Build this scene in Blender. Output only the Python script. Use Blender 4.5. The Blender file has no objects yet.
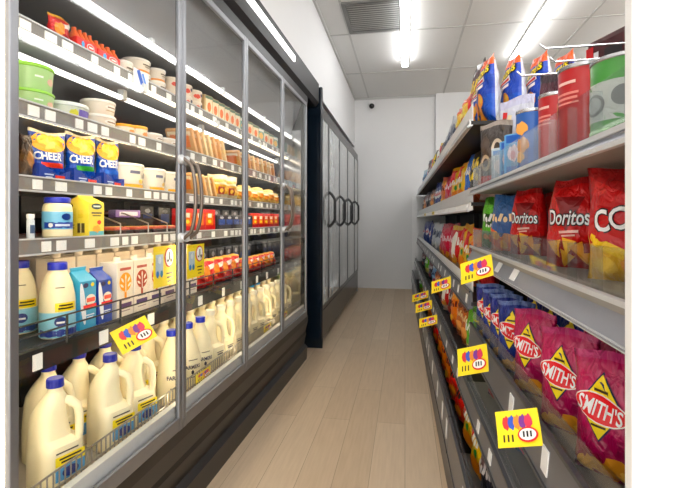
import bpy, bmesh, math, random
from math import sin, cos, pi, radians, atan2, hypot
from mathutils import Vector, Matrix
random.seed(7)
SC = bpy.context.scene
COL = SC.collection

# ------------------------------------------------------------------ camera frame of reference
F, PX0, PY0, H = 440.0, 328.5, 219.5, 1.10
def ang(vpx): return math.atan((vpx - PX0) / F)
TH = ang(405.0)                    # camera yaw away from the aisle
AF = ang(415.0); AG = ang(399.0)   # fridge run, gondola run
RF = -(AF - TH); RG = TH - AG      # their small turns about the vertical
MF = Matrix.Rotation(RF, 4, 'Z'); MG = Matrix.Rotation(RG, 4, 'Z')

def fu(px, D):
    t = (px - PX0) / F
    return D * (cos(AF) + t * sin(AF)) / (sin(AF) - t * cos(AF))
def fc(u, D): return u * cos(AF) + D * sin(AF)
def fz(py, u, D): return H - (py - PY0) * fc(u, D) / F
def fw(u, D, z): return MF @ Vector((-D, u, z))
def gu(px, D):
    t = (px - PX0) / F
    return D * (cos(AG) + t * sin(AG)) / (t * cos(AG) - sin(AG))
def gc(u, D): return u * cos(AG) - D * sin(AG)
def gz(py, u, D): return H - (py - PY0) * gc(u, D) / F
def gw(u, D, z): return MG @ Vector((D, u, z))

# ------------------------------------------------------------------ materials
def lin(c):
    return tuple(((v / 255) / 12.92 if v / 255 <= .04045 else ((v / 255 + .055) / 1.055) ** 2.4) for v in c) + (1.0,)
MATS = {}
def vivid(c, k=1.22):
    g = sum(c) / 3
    return tuple(max(0, min(255, g + (v - g) * k)) for v in c)
def mat(name, rgb=(200, 200, 200), rough=.5, metal=0., coat=0., var=.06, scale=30., bump=0., emit=0., emit_rgb=None, sss=0.):
    if name in MATS: return MATS[name]
    m = bpy.data.materials.new(name); m.use_nodes = True
    nt = m.node_tree; b = nt.nodes['Principled BSDF']
    c = lin(rgb)
    tc = nt.nodes.new('ShaderNodeTexCoord'); nz = nt.nodes.new('ShaderNodeTexNoise')
    nz.inputs['Scale'].default_value = scale; nz.inputs['Detail'].default_value = 3
    nt.links.new(tc.outputs['Object'], nz.inputs['Vector'])
    mx = nt.nodes.new('ShaderNodeMix'); mx.data_type = 'RGBA'
    mx.inputs[6].default_value = tuple(v * (1 - var) for v in c[:3]) + (1,)
    mx.inputs[7].default_value = tuple(min(1, v * (1 + var)) for v in c[:3]) + (1,)
    nt.links.new(nz.outputs['Fac'], mx.inputs[0])
    nt.links.new(mx.outputs[2], b.inputs['Base Color'])
    b.inputs['Roughness'].default_value = rough; b.inputs['Metallic'].default_value = metal
    b.inputs['Coat Weight'].default_value = coat; b.inputs['Coat Roughness'].default_value = .12
    if sss:
        b.inputs['Subsurface Weight'].default_value = sss
        b.inputs['Subsurface Radius'].default_value = (.02, .015, .01)
    if bump:
        bp = nt.nodes.new('ShaderNodeBump'); bp.inputs['Strength'].default_value = bump
        bp.inputs['Distance'].default_value = .01
        nt.links.new(nz.outputs['Fac'], bp.inputs['Height']); nt.links.new(bp.outputs[0], b.inputs['Normal'])
    if emit:
        b.inputs['Emission Color'].default_value = lin(emit_rgb or rgb)
        b.inputs['Emission Strength'].default_value = emit
    MATS[name] = m
    return m

def C(rgb, rough=.45, coat=.0):
    return mat('print_%02x%02x%02x_%d' % (rgb[0], rgb[1], rgb[2], int(rough * 100)), vivid(rgb), rough, coat=coat)

def film(name, stops, diag=0., rough=.3, bump=.5, coat=.25, wob=.0):
    """printed foil: bands of colour along the pack height (constant ramp on UV v + diag*u)"""
    name = 'film_' + name; stops = [(p, vivid(c)) for p, c in stops]
    if name in MATS: return MATS[name]
    m = bpy.data.materials.new(name); m.use_nodes = True
    nt = m.node_tree; b = nt.nodes['Principled BSDF']; N = nt.nodes.new; L = nt.links.new
    tc = N('ShaderNodeTexCoord'); sp = N('ShaderNodeSeparateXYZ'); L(tc.outputs['UV'], sp.inputs[0])
    ma = N('ShaderNodeMath'); ma.operation = 'MULTIPLY_ADD'; ma.inputs[1].default_value = diag
    L(sp.outputs[0], ma.inputs[0]); L(sp.outputs[1], ma.inputs[2])
    nz = N('ShaderNodeTexNoise'); nz.inputs['Scale'].default_value = 5; nz.inputs['Detail'].default_value = 2
    L(tc.outputs['UV'], nz.inputs['Vector'])
    m2 = N('ShaderNodeMath'); m2.operation = 'MULTIPLY_ADD'; m2.inputs[1].default_value = wob
    L(nz.outputs['Fac'], m2.inputs[0]); L(ma.outputs[0], m2.inputs[2])
    cr = N('ShaderNodeValToRGB'); cr.color_ramp.interpolation = 'CONSTANT'
    els = cr.color_ramp.elements
    els[0].position = 0; els[0].color = lin(stops[0][1])
    els[1].position = stops[1][0] if len(stops) > 1 else 1; els[1].color = lin(stops[-1][1] if len(stops) < 2 else stops[1][1])
    for p, c in stops[2:]:
        e = els.new(p); e.color = lin(c)
    L(m2.outputs[0], cr.inputs[0]); L(cr.outputs[0], b.inputs['Base Color'])
    b.inputs['Roughness'].default_value = rough; b.inputs['Coat Weight'].default_value = coat
    b.inputs['Coat Roughness'].default_value = .1
    n2 = N('ShaderNodeTexNoise'); n2.inputs['Scale'].default_value = 7; n2.inputs['Detail'].default_value = 2
    n2.inputs['Distortion'].default_value = 1.2
    L(tc.outputs['UV'], n2.inputs['Vector'])
    bp = N('ShaderNodeBump'); bp.inputs['Strength'].default_value = bump; bp.inputs['Distance'].default_value = .02
    L(n2.outputs['Fac'], bp.inputs['Height']); L(bp.outputs[0], b.inputs['Normal'])
    MATS[name] = m
    return m

def clear(name, tint=(250, 252, 252), refl=1.0, haze=0., haze_rgb=(225, 228, 230), ior=1.45):
    """thin clear sheet: see-through with a fresnel reflection and optional milky haze"""
    if name in MATS: return MATS[name]
    m = bpy.data.materials.new(name); m.use_nodes = True
    nt = m.node_tree; nt.nodes.clear(); N = nt.nodes.new; L = nt.links.new
    out = N('ShaderNodeOutputMaterial'); tr = N('ShaderNodeBsdfTransparent'); gl = N('ShaderNodeBsdfGlossy')
    tr.inputs[0].default_value = lin(tint); gl.inputs['Roughness'].default_value = .03
    ge = N('ShaderNodeNewGeometry'); dt = N('ShaderNodeVectorMath'); dt.operation = 'DOT_PRODUCT'
    L(ge.outputs['Incoming'], dt.inputs[0]); L(ge.outputs['Normal'], dt.inputs[1])
    ab = N('ShaderNodeMath'); ab.operation = 'ABSOLUTE'; L(dt.outputs['Value'], ab.inputs[0])
    sb = N('ShaderNodeMath'); sb.operation = 'SUBTRACT'; sb.inputs[0].default_value = 1; L(ab.outputs[0], sb.inputs[1])
    pw = N('ShaderNodeMath'); pw.operation = 'POWER'; pw.inputs[1].default_value = 5; L(sb.outputs[0], pw.inputs[0])
    fr = N('ShaderNodeMath'); fr.operation = 'MULTIPLY_ADD'; fr.inputs[1].default_value = .96; fr.inputs[2].default_value = .04; L(pw.outputs[0], fr.inputs[0])
    nz = N('ShaderNodeTexNoise'); nz.inputs['Scale'].default_value = 3
    mm = N('ShaderNodeMath'); mm.operation = 'MULTIPLY'; mm.inputs[1].default_value = refl
    L(fr.outputs[0], mm.inputs[0])
    base = tr
    if haze:
        df = N('ShaderNodeBsdfDiffuse'); df.inputs[0].default_value = lin(haze_rgb)
        base = N('ShaderNodeMixShader'); mh = N('ShaderNodeMath'); mh.operation = 'MULTIPLY'; mh.inputs[1].default_value = haze * 2
        L(nz.outputs['Fac'], mh.inputs[0]); L(mh.outputs[0], base.inputs[0]); L(tr.outputs[0], base.inputs[1]); L(df.outputs[0], base.inputs[2])
    last = N('ShaderNodeMixShader'); L(mm.outputs[0], last.inputs[0]); L(base.outputs[0], last.inputs[1]); L(gl.outputs[0], last.inputs[2])
    L(last.outputs[0], out.inputs[0])
    MATS[name] = m
    return m

def lamp(name, rgb, strength):
    return mat(name, (235, 235, 235), .4, emit=strength, emit_rgb=rgb)

def ticket_mat():
    if 'ticket' in MATS: return MATS['ticket']
    m = mat('ticket', (238, 238, 236), .5)
    return m

# ------------------------------------------------------------------ mesh helpers
def box(bm, x0, x1, y0, y1, z0, z1, bevel=0.):
    vs = [bm.verts.new((x, y, z)) for x in (x0, x1) for y in (y0, y1) for z in (z0, z1)]
    fs = [bm.faces.new([vs[i] for i in f]) for f in ((0, 1, 3, 2), (4, 6, 7, 5), (0, 4, 5, 1), (2, 3, 7, 6), (0, 2, 6, 4), (1, 5, 7, 3))]
    if bevel:
        es = list({e for f in fs for e in f.edges})
        bmesh.ops.bevel(bm, geom=es, offset=bevel, segments=2, affect='EDGES', profile=.5)
    return vs
def tube(bm, pts, r, n=8, cap=True, closed=False):
    pts = [Vector(p) for p in pts]; rings = []
    up0 = None
    for i, p in enumerate(pts):
        a = pts[i - 1] if i > 0 else (pts[-1] if closed else p)
        b = pts[i + 1] if i < len(pts) - 1 else (pts[0] if closed else p)
        d = (b - a).normalized()
        if up0 is None or abs(up0.dot(d)) > .95:
            up0 = Vector((0, 0, 1)) if abs(d.z) < .9 else Vector((1, 0, 0))
        s = d.cross(up0).normalized(); t = s.cross(d).normalized(); up0 = t
        rr = r[i] if isinstance(r, (list, tuple)) else r
        rings.append([bm.verts.new(p + rr * (cos(2 * pi * k / n) * s + sin(2 * pi * k / n) * t)) for k in range(n)])
    m = len(rings)
    for i in range(m if closed else m - 1):
        A, B = rings[i], rings[(i + 1) % m]
        for k in range(n):
            bm.faces.new((A[k], A[(k + 1) % n], B[(k + 1) % n], B[k]))
    if cap and not closed:
        bm.faces.new(rings[0][::-1]); bm.faces.new(rings[-1])
def lathe(bm, prof, n=24, cx=0., cy=0., sq=None):
    """profile [(r,z)]; sq gives a superellipse exponent per ring"""
    rings = []
    for i, (r, z) in enumerate(prof):
        e = 2. if sq is None else sq[i]
        ring = []
        for k in range(n):
            a = 2 * pi * k / n; c, s = cos(a), sin(a)
            q = (abs(c) ** e + abs(s) ** e) ** (-1 / e)
            ring.append(bm.verts.new((cx + r * q * c, cy + r * q * s, z)))
        rings.append(ring)
    for A, B in zip(rings, rings[1:]):
        for k in range(n):
            bm.faces.new((A[k], A[(k + 1) % n], B[(k + 1) % n], B[k]))
    bm.faces.new(rings[0][::-1]); bm.faces.new(rings[-1])
def prism(bm, poly, y0, y1):
    """polygon in (x,z) swept along y"""
    a = [bm.verts.new((x, y0, z)) for x, z in poly]; b = [bm.verts.new((x, y1, z)) for x, z in poly]
    n = len(poly)
    for i in range(n): bm.faces.new((a[i], a[(i + 1) % n], b[(i + 1) % n], b[i]))
    bm.faces.new(a[::-1]); bm.faces.new(b)
def obj(name, bm, m, parent=None, smooth=False, label=None):
    bmesh.ops.recalc_face_normals(bm, faces=bm.faces[:])
    me = bpy.data.meshes.new(name); bm.to_mesh(me); bm.free()
    for mm in (m if isinstance(m, (list, tuple)) else (m,)): me.materials.append(mm)
    if smooth:
        for p in me.polygons: p.use_smooth = True
        try: me.set_sharp_from_angle(angle=radians(40))
        except Exception: pass
    o = bpy.data.objects.new(name, me); COL.objects.link(o)
    if parent: o.parent = parent
    if label: o['label'] = label
    return o
def NB(): return bmesh.new()
def thing(name): 
    o = bpy.data.objects.new(name, None); COL.objects.link(o); o.empty_display_size = .05
    return o
def tag(o, label, cat, group=None):
    o['label'] = label; o['category'] = cat
    if group: o['group'] = group
    return o
def struct(name, bm, m):
    o = obj(name, bm, m); o['kind'] = 'structure'; return o
def dup(o, parent=None):
    c = o.copy(); COL.objects.link(c)
    if parent: c.parent = parent
    for ch in list(o.children): dup(ch, c)
    return c

# ------------------------------------------------------------------ printed marks wrapped on a surface
TXT = {}
def text2d(s, off=.0):
    k = (s, off)
    if k in TXT: return TXT[k]
    cu = bpy.data.curves.new('t', 'FONT'); cu.body = s; cu.offset = off; cu.resolution_u = 3; cu.align_x = 'CENTER'
    o = bpy.data.objects.new('t', cu); COL.objects.link(o)
    dg = bpy.context.evaluated_depsgraph_get()
    me = bpy.data.meshes.new_from_object(o.evaluated_get(dg))
    vs = [(v.co.x, v.co.y) for v in me.vertices]; fs = [tuple(p.vertices) for p in me.polygons]
    bpy.data.objects.remove(o); bpy.data.curves.remove(cu); bpy.data.meshes.remove(me)
    x0, x1 = min(v[0] for v in vs), max(v[0] for v in vs); y0, y1 = min(v[1] for v in vs), max(v[1] for v in vs)
    vs = [((x - (x0 + x1) / 2) / (x1 - x0), (y - (y0 + y1) / 2) / (y1 - y0)) for x, y in vs]
    TXT[k] = (vs, fs); return TXT[k]
def poly2d(kind):
    if kind == 'ell': pts = [(.5 * cos(2 * pi * k / 20), .5 * sin(2 * pi * k / 20)) for k in range(20)]
    elif kind == 'dia': pts = [(0, -.5), (.5, 0), (0, .5), (-.5, 0)]
    elif kind == 'tri': pts = [(-.5, -.5), (.5, -.5), (0, .5)]
    elif kind == 'tri2': pts = [(-.5, .5), (0, -.5), (.5, .5)]
    elif kind == 'blob': pts = [((.5 + .07 * sin(3.1 * k) - .05) * cos(2 * pi * k / 14), (.5 + .08 * cos(2.3 * k) - .05) * sin(2 * pi * k / 14)) for k in range(14)]
    elif kind == 'star': pts = [((.5 if k % 2 else .33) * cos(2 * pi * k / 14), (.5 if k % 2 else .33) * sin(2 * pi * k / 14)) for k in range(14)]
    elif kind == 'leaf': pts = [(0, -.5), (.32, -.15), (.3, .2), (0, .5), (-.3, .2), (-.32, -.15)]
    else: pts = [(-.5, -.5), (.5, -.5), (.5, .5), (-.5, .5)]
    if len(pts) < 8:
        q = []
        for i, p in enumerate(pts):
            r = pts[(i + 1) % len(pts)]
            q += [(p[0] + (r[0] - p[0]) * t / 4, p[1] + (r[1] - p[1]) * t / 4) for t in range(4)]
        pts = q
    n = len(pts); vs = [(0, 0)]; fs = []
    cx = sum(p[0] for p in pts) / n; cy = sum(p[1] for p in pts) / n
    vs = [(cx, cy)]
    for k in (1 / 3, 2 / 3, 1): vs += [(cx + (p[0] - cx) * k, cy + (p[1] - cy) * k) for p in pts]
    for i in range(n):
        j = (i + 1) % n
        fs.append((0, 1 + i, 1 + j))
        for r in range(2):
            fs.append((1 + r * n + i, 1 + (r + 1) * n + i, 1 + (r + 1) * n + j, 1 + r * n + j))
    return vs, fs
def mark(parent, surf, name, kind, x, z, a, b, m, rot=0., off=.0012, txt=None, bold=.0, shear=0., label=None):
    vs, fs = text2d(txt, bold) if txt else poly2d(kind)
    bm = NB(); cr, sr = cos(radians(rot)), sin(radians(rot)); V = []
    for p, q in vs:
        p, q = p * a + shear * q * b, q * b
        V.append(bm.verts.new(surf(x + p * cr - q * sr, z + p * sr + q * cr, off)))
    for f in fs:
        try: bm.faces.new([V[i] for i in f])
        except ValueError: pass
    bmesh.ops.recalc_face_normals(bm, faces=bm.faces[:])
    o = obj(name, bm, m, parent)
    if label: o['label'] = label
    return o
def marks(parent, surf, specs):
    for s in specs:
        s = dict(s); nm = s.pop('n'); k = s.pop('k', 'rect'); rgb = s.pop('c')
        mark(parent, surf, nm, k, s.pop('x'), s.pop('z'), s.pop('a'), s.pop('b'), C(rgb, .35), **s)

def flat_front(yf): return lambda x, z, o: Vector((x, yf - o, z))
def flat_side(xs): return lambda y, z, o: Vector((xs - o, -y, z))     # the -x face, reading left to right
def flat_top(zt): return lambda x, y, o: Vector((x, y, zt + o))
def cyl_surf(rf): return lambda x, z, o: Vector(((rf(z) + o) * sin(x / rf(z)), -(rf(z) + o) * cos(x / rf(z)), z))

# ------------------------------------------------------------------ product prototypes (front faces local -Y, base at z=0)
PROTO = {}; NOM = {}
def put(key, loc, rz, label, cat, group=None, dims=None, tilt=0., lean=0.):
    b = BUILD[key]
    if key not in PROTO:
        r = b(); PROTO[key] = r
    else: r = dup(PROTO[key])
    nm = NOM[key]
    if dims: r.scale = tuple(dims[i] / nm[i] if dims[i] else 1 for i in range(3))
    r.location = loc; r.rotation_euler = (lean, tilt, rz)
    tag(r, label, cat, group)
    return r
BUILD = {}
def product(key, w, d, h):
    def deco(f): BUILD[key] = f; NOM[key] = (w, d, h); return f
    return deco

def bag_surfaces(w, h, t, peak=.0, seed=0):
    rnd = random.Random(seed); ph = [rnd.uniform(0, 6.28) for _ in range(6)]
    def prof(u, v):
        e = max(0., 1 - abs(2 * u - 1) ** 2.4)
        vv = min(1, max(0, (v - .035) / .93))
        return .5 * t * e ** .62 * (sin(pi * vv ** .82) ** .55 if 0 < vv < 1 else 0)
    def pt(u, v, side, o=0.):
        y = prof(u, v)
        wr = .0045 * sin(9 * v + ph[0] + 3 * u) * sin(7 * u + ph[1]) + .0024 * sin(23 * v + ph[2] + 8 * u) + .004 * sin(26 * (u * (1 if u > .5 else -1) + v) + ph[5]) * max(0, abs(v - .5) - .18) * 3
        wr *= min(1, y / (.2 * t + 1e-6))
        narrow = 1 - .09 * sin(pi * v) - peak * max(0, v - .55) ** 1.4
        x = (u - .5) * w * narrow
        lean = .004 * sin(5 * u + ph[3]) if (v > .96 or v < .035) else 0
        return Vector((x, side * (y + wr + o) + lean, v * h + .004 * sin(6 * u + ph[4]) * (v > .9)))
    return pt
def make_bag(name, w, h, t, fm, specs=(), back=None, peak=.0, seed=0):
    root = thing(name); pt = bag_surfaces(w, h, t, peak, seed)
    bm = NB(); uv = bm.loops.layers.uv.new('UVMap'); nu, nv = 18, 24
    G = {}
    for s in (-1, 1):
        for i in range(nu + 1):
            for j in range(nv + 1):
                if s == 1 and (i in (0, nu)): G[(s, i, j)] = G[(-1, i, j)]
                else: G[(s, i, j)] = bm.verts.new(pt(i / nu, j / nv, s))
    for s in (-1, 1):
        for i in range(nu):
            for j in range(nv):
                ids = [(i, j), (i + 1, j), (i + 1, j + 1), (i, j + 1)]
                if s == 1: ids = ids[::-1]
                f = bm.faces.new([G[(s, a, b)] for a, b in ids]); f.material_index = 1 if (s == 1 and back) else 0
                for l, (a, b) in zip(f.loops, ids): l[uv].uv = (a / nu, b / nv)
    me = bpy.data.meshes.new('pouch'); bm.to_mesh(me); bm.free()
    me.materials.append(fm)
    if back: me.materials.append(back)
    for p in me.polygons: p.use_smooth = True
    o = bpy.data.objects.new('pouch', me); COL.objects.link(o); o.parent = root
    def surf(x, z, off):
        v = min(1, max(0, z / h)); narrow = 1 - .09 * sin(pi * v) - peak * max(0, v - .55) ** 1.4
        return pt(min(1, max(0, x / (w * narrow) + .5)), v, -1, off + .0012)
    marks(root, surf, specs)
    return root
def bag(key, name, w, h, t, stops, specs=(), diag=0., back=None, peak=.0, seed=0, wob=0., rough=.28):
    def f():
        return make_bag(name, w, h, t, film(key, stops, diag, wob=wob, rough=rough), specs, film(key + '_back', back) if back else None, peak, seed)
    BUILD[key] = f; NOM[key] = (w, t, h)

def S(n, k, x, z, a, b, c, **kw): return dict(n=n, k=k, x=x, z=z, a=a, b=b, c=c, **kw)
def T(txt, x, z, a, b, c, **kw): return dict(n='lettering', x=x, z=z, a=a, b=b, c=c, txt=txt, **kw)
def chips(cols, pts): return [S('crisp_picture', 'blob', x, z, a, a * .8, cols[i % len(cols)], rot=37 * i, off=.0014 + .0003 * i) for i, (x, z, a) in enumerate(pts)]
def squig(x, z, w, b, c, n=5, off=.003):
    """a band of unreadable brush lettering"""
    out = []
    for i in range(n):
        out.append(S('brush_mark', 'ell' if i % 2 else 'rect', x + (i - (n - 1) / 2) * w / n, z + .12 * b * (-1) ** i, w / n * .72, b * (.75 if i % 2 else .95), c, rot=(-18, 14, -8, 20, 5)[i % 5], off=off))
    return out
YEL, RED, WHT, BLK, BLU, ORG, GLD = (250, 208, 40), (206, 24, 36), (244, 244, 244), (22, 20, 24), (16, 78, 176), (238, 116, 30), (226, 158, 52)
def crinkle_specs(base):
    return [S('emblem', 'dia', -.004, .14, .092, .122, (30, 28, 70), off=.001), S('emblem', 'dia', -.004, .14, .084, .113, (250, 212, 40), off=.0016),
            S('banner', 'ell', -.004, .137, .11, .05, (244, 236, 230), rot=-8, off=.0024), S('banner', 'ell', -.004, .137, .105, .045, RED, rot=-8, off=.003),
            T("SMITH'S", -.004, .137, .088, .028, WHT, rot=-8, bold=.02, off=.0042),
            S('print_line', 'rect', -.004, .168, .03, .005, (60, 40, 20), off=.003), S('print_line', 'rect', -.004, .108, .03, .004, (60, 40, 20), off=.003)] + \
           chips([(232, 176, 70), (214, 148, 44), (240, 190, 92)], [(-.02, .03, .05), (.02, .036, .055), (.04, .02, .045), (-.045, .02, .04), (.0, .018, .045)])
bag('crinkle_blue', 'crisp_packet', .15, .225, .07, [(0, (18, 46, 122)), (.5, (14, 40, 118)), (.94, (90, 110, 160))], crinkle_specs(0), back=[(0, (150, 155, 165)), (.5, (150, 155, 165))], seed=3)
bag('crinkle_pink', 'crisp_packet', .155, .23, .075, [(0, (150, 12, 74)), (.4, (168, 10, 84)), (.94, (176, 60, 110))], crinkle_specs(1), back=[(0, (110, 20, 70)), (.5, (120, 20, 70))], seed=5)
corn = [S('logo_patch', 'tri2', .0, .128, .07, .085, (120, 10, 16), off=.001), T('Doritos', 0, .122, .106, .042, BLK, bold=.075, off=.002), T('Doritos', 0, .122, .1, .036, WHT, bold=.015, off=.0035),
        S('print_line', 'rect', .004, .088, .05, .006, (240, 200, 190), rot=4, off=.002), S('print_line', 'rect', .004, .079, .036, .004, (240, 200, 190), rot=4, off=.002)] + \
       [S('crisp_picture', 'tri2', x, z, .036, .042, c, rot=r, off=.0015 + .0004 * i) for i, (x, z, c, r) in enumerate([(-.03, .045, (238, 170, 50), 10), (.0, .05, (244, 184, 60), -14), (.028, .04, (232, 156, 40), 25), (-.012, .02, (240, 176, 54), -30), (.04, .018, (236, 160, 46), 5)])]
bag('corn_red', 'corn_chip_packet', .15, .215, .075, [(0, (150, 20, 14)), (.3, (186, 16, 20)), (.92, (150, 14, 18))], corn, back=[(0, (130, 140, 165)), (.5, (120, 130, 160))], peak=1.1, seed=11)
corn_g = [S('logo_patch', 'star', 0, .12, .1, .07, (40, 70, 20), off=.001)] + squig(0, .125, .095, .034, WHT, off=.0025) + squig(.004, .095, .06, .014, WHT, 4) + \
         chips([(230, 150, 40), (214, 120, 30), (246, 196, 70)], [(-.03, .05, .035), (0, .042, .04), (.03, .055, .036), (.01, .02, .036)])
bag('corn_green', 'corn_chip_packet', .15, .215, .07, [(0, (60, 120, 34)), (.3, (92, 170, 42)), (.85, (70, 130, 40))], corn_g, back=[(0, (120, 160, 200)), (.5, (110, 150, 190))], peak=.9, seed=12)
bag('corn_orange', 'corn_chip_packet', .15, .215, .07, [(0, (200, 120, 50)), (.25, (206, 96, 40)), (.55, (52, 92, 146)), (.9, (60, 100, 150))],
    squig(0, .125, .1, .03, (250, 220, 180)) + chips([(236, 170, 60), (214, 130, 40)], [(-.03, .06, .045), (.02, .05, .05), (0, .025, .045)]), diag=.35, peak=.8, seed=13, wob=.2)
ccs = [S('logo_patch', 'rect', 0, .118, .13, .07, (176, 16, 24), rot=10, off=.001), T("CC's", 0, .122, .1, .05, BLK, rot=8, bold=.06, off=.002), T("CC's", 0, .122, .094, .044, WHT, rot=8, bold=.02, off=.0035)]
bag('corn_yellow', 'corn_chip_packet', .16, .22, .08, [(0, (226, 176, 40)), (.36, (236, 196, 40)), (.46, (186, 20, 26)), (.93, (150, 16, 22))], ccs + chips([(240, 196, 80), (222, 150, 40)], [(-.03, .03, .05), (.02, .036, .05)]), diag=.3, seed=14)
ring = [T('Cheezels', 0, .185, .15, .045, (20, 16, 18), rot=14, bold=.07, off=.002), T('Cheezels', 0, .185, .142, .038, (250, 214, 40), rot=14, bold=.02, off=.0035),
        S('print_band', 'rect', .0, .152, .1, .022, (236, 226, 226), rot=14, off=.002), S('print_band', 'rect', .0, .149, .088, .01, (190, 30, 40), rot=14, off=.003), S('print_band', 'rect', .0, .128, .09, .012, (236, 226, 226), rot=14, off=.002)] + \
       [S('ring_picture', 'ell', x, z, a, a, c, off=.002 + .0004 * i) for i, (x, z, a, c) in enumerate([(.02, .085, .055, (236, 150, 36)), (.028, .09, .03, (250, 190, 80)), (-.035, .065, .05, (232, 140, 34)), (.012, .036, .056, (240, 156, 50)), (-.05, .03, .04, (246, 176, 60))])]
back_specs = [(0, (200, 205, 210)), (.3, (212, 214, 220)), (.7, (196, 196, 206)), (.9, (230, 120, 40))]
bag('ring_blue', 'cheese_ring_packet', .2, .25, .085, [(0, (20, 84, 176)), (.4, (16, 66, 160)), (.84, (222, 96, 32))], ring, back=back_specs, peak=.9, seed=21)
bag('puff_purple', 'snack_packet', .17, .23, .07, [(0, (92, 30, 110)), (.3, (176, 30, 44)), (.6, (70, 24, 40)), (.9, (40, 20, 30))], squig(0, .15, .11, .04, (246, 206, 60)) + [S('picture', 'star', 0, .09, .08, .07, (214, 40, 40), off=.002), S('picture', 'ell', .02, .05, .05, .05, (110, 40, 150), off=.002)], peak=.3, seed=22)
bag('ball_orange', 'snack_packet', .16, .2, .07, [(0, (52, 130, 52)), (.25, (236, 120, 30)), (.7, (240, 190, 40)), (.93, (220, 90, 30))], squig(0, .12, .1, .035, (250, 226, 90)) + [S('picture', 'blob', .02, .06, .06, .05, (222, 70, 20), off=.002), S('picture', 'blob', -.04, .05, .045, .04, (60, 140, 60), off=.003)], seed=23, wob=.25)
bag('silver', 'snack_packet', .16, .2, .07, [(0, (150, 156, 166)), (.4, (200, 204, 212)), (.7, (120, 128, 150)), (.9, (206, 210, 216))], squig(0, .12, .1, .03, (60, 66, 90)) + [S('picture', 'blob', 0, .06, .07, .05, (236, 236, 238), off=.002)], seed=24, wob=.3)
bag('twist_black', 'snack_packet', .16, .22, .075, [(0, (150, 70, 30)), (.22, (34, 26, 22)), (.93, (60, 40, 24))], squig(0, .16, .115, .045, (248, 208, 40)) + squig(0, .11, .115, .045, (248, 208, 40)), seed=25)
bag('kettle_red', 'snack_packet', .16, .22, .075, [(0, (206, 178, 160)), (.2, (196, 22, 30)), (.9, (224, 190, 60))], [S('logo_patch', 'rect', 0, .125, .05, .13, (250, 246, 240), rot=-8, off=.0015)] + squig(0, .14, .11, .04, (250, 246, 240)) + [S('picture', 'blob', 0, .06, .08, .05, (226, 166, 70), off=.002)], seed=26)
bag('crisp_bright_blue', 'crisp_packet', .16, .22, .075, [(0, (226, 160, 60)), (.25, (30, 110, 200)), (.92, (24, 80, 170))], squig(0, .14, .1, .035, (244, 244, 244)) + chips([(236, 180, 80), (220, 150, 50)], [(-.03, .06, .05), (.03, .05, .05)]), seed=27)
bag('crisp_yellow', 'crisp_packet', .16, .22, .075, [(0, (226, 150, 40)), (.3, (246, 196, 30)), (.93, (236, 176, 30))], [S('emblem', 'tri2', -.02, .15, .09, .1, (206, 24, 30), off=.0015)] + squig(-.01, .13, .1, .03, (250, 244, 230)) + [S('picture', 'blob', .02, .06, .08, .06, (216, 130, 30), off=.002), S('picture', 'blob', .03, .1, .03, .03, (50, 140, 60), off=.003)], seed=28)
bag('crisp_crimson', 'crisp_packet', .15, .21, .075, [(0, (190, 120, 60)), (.22, (200, 20, 70)), (.93, (170, 20, 60))], squig(0, .13, .09, .03, (246, 220, 226)) + chips([(236, 180, 80), (220, 150, 50)], [(-.03, .05, .045), (.03, .045, .045)]), seed=29)
bag('crisp_orange', 'crisp_packet', .16, .22, .075, [(0, (200, 90, 20)), (.3, (240, 130, 26)), (.8, (246, 160, 40)), (.94, (226, 90, 24))], squig(0, .14, .1, .032, (110, 20, 20)) + chips([(246, 190, 70), (222, 130, 30), (190, 60, 20)], [(-.03, .06, .055), (.03, .07, .05), (0, .03, .05)]), seed=30, wob=.1)
bag('crisp_tri', 'crisp_packet', .15, .21, .075, [(0, (170, 30, 34)), (.4, (206, 30, 36)), (.93, (190, 30, 36))], [S('emblem', 'tri', .01, .15, .11, .1, (40, 120, 206), off=.0015)] + squig(0, .085, .1, .034, (246, 246, 246)) + [S('picture', 'blob', 0, .04, .07, .04, (240, 220, 210), off=.002)], seed=31)
bag('crisp_brown', 'snack_packet', .15, .21, .07, [(0, (150, 74, 30)), (.4, (196, 110, 46)), (.85, (120, 60, 30))], squig(0, .13, .1, .03, (246, 214, 160)) + [S('picture', 'ell', 0, .07, .07, .05, (226, 160, 90), off=.002)], seed=32, wob=.2)
bag('crisp_lime', 'snack_packet', .15, .22, .075, [(0, (200, 190, 110)), (.3, (96, 176, 30)), (.55, (112, 190, 34)), (.93, (80, 150, 30))], squig(0, .13, .1, .04, (246, 250, 240)), seed=33)
bag('crisp_dark', 'snack_packet', .14, .2, .065, [(0, (60, 64, 80)), (.4, (40, 38, 46)), (.7, (120, 90, 90)), (.93, (50, 50, 64))], squig(0, .12, .08, .03, (214, 206, 206)) + [S('picture', 'blob', 0, .05, .06, .05, (130, 60, 60), off=.002)], seed=34, wob=.2)
bag('crisp_navy', 'crisp_packet', .15, .21, .07, [(0, (30, 60, 130)), (.5, (20, 44, 120)), (.93, (20, 40, 110))], [S('logo_patch', 'ell', 0, .12, .09, .06, (230, 232, 236), off=.0015)] + squig(0, .12, .07, .025, (200, 30, 40)), seed=35)
bag('crisp_sky', 'snack_packet', .14, .2, .06, [(0, (90, 130, 160)), (.3, (150, 196, 220)), (.6, (110, 160, 200)), (.93, (190, 210, 220))], squig(0, .12, .09, .03, (40, 50, 90)) + [S('picture', 'blob', .01, .06, .06, .05, (206, 90, 130), off=.002)], seed=36, wob=.25)
bag('crisp_redorange', 'crisp_packet', .15, .21, .07, [(0, (206, 60, 20)), (.4, (222, 40, 30)), (.93, (200, 30, 30))], squig(0, .13, .1, .03, (30, 20, 20)) + [S('picture', 'blob', 0, .06, .07, .05, (246, 150, 40), off=.002)], seed=37)
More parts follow.
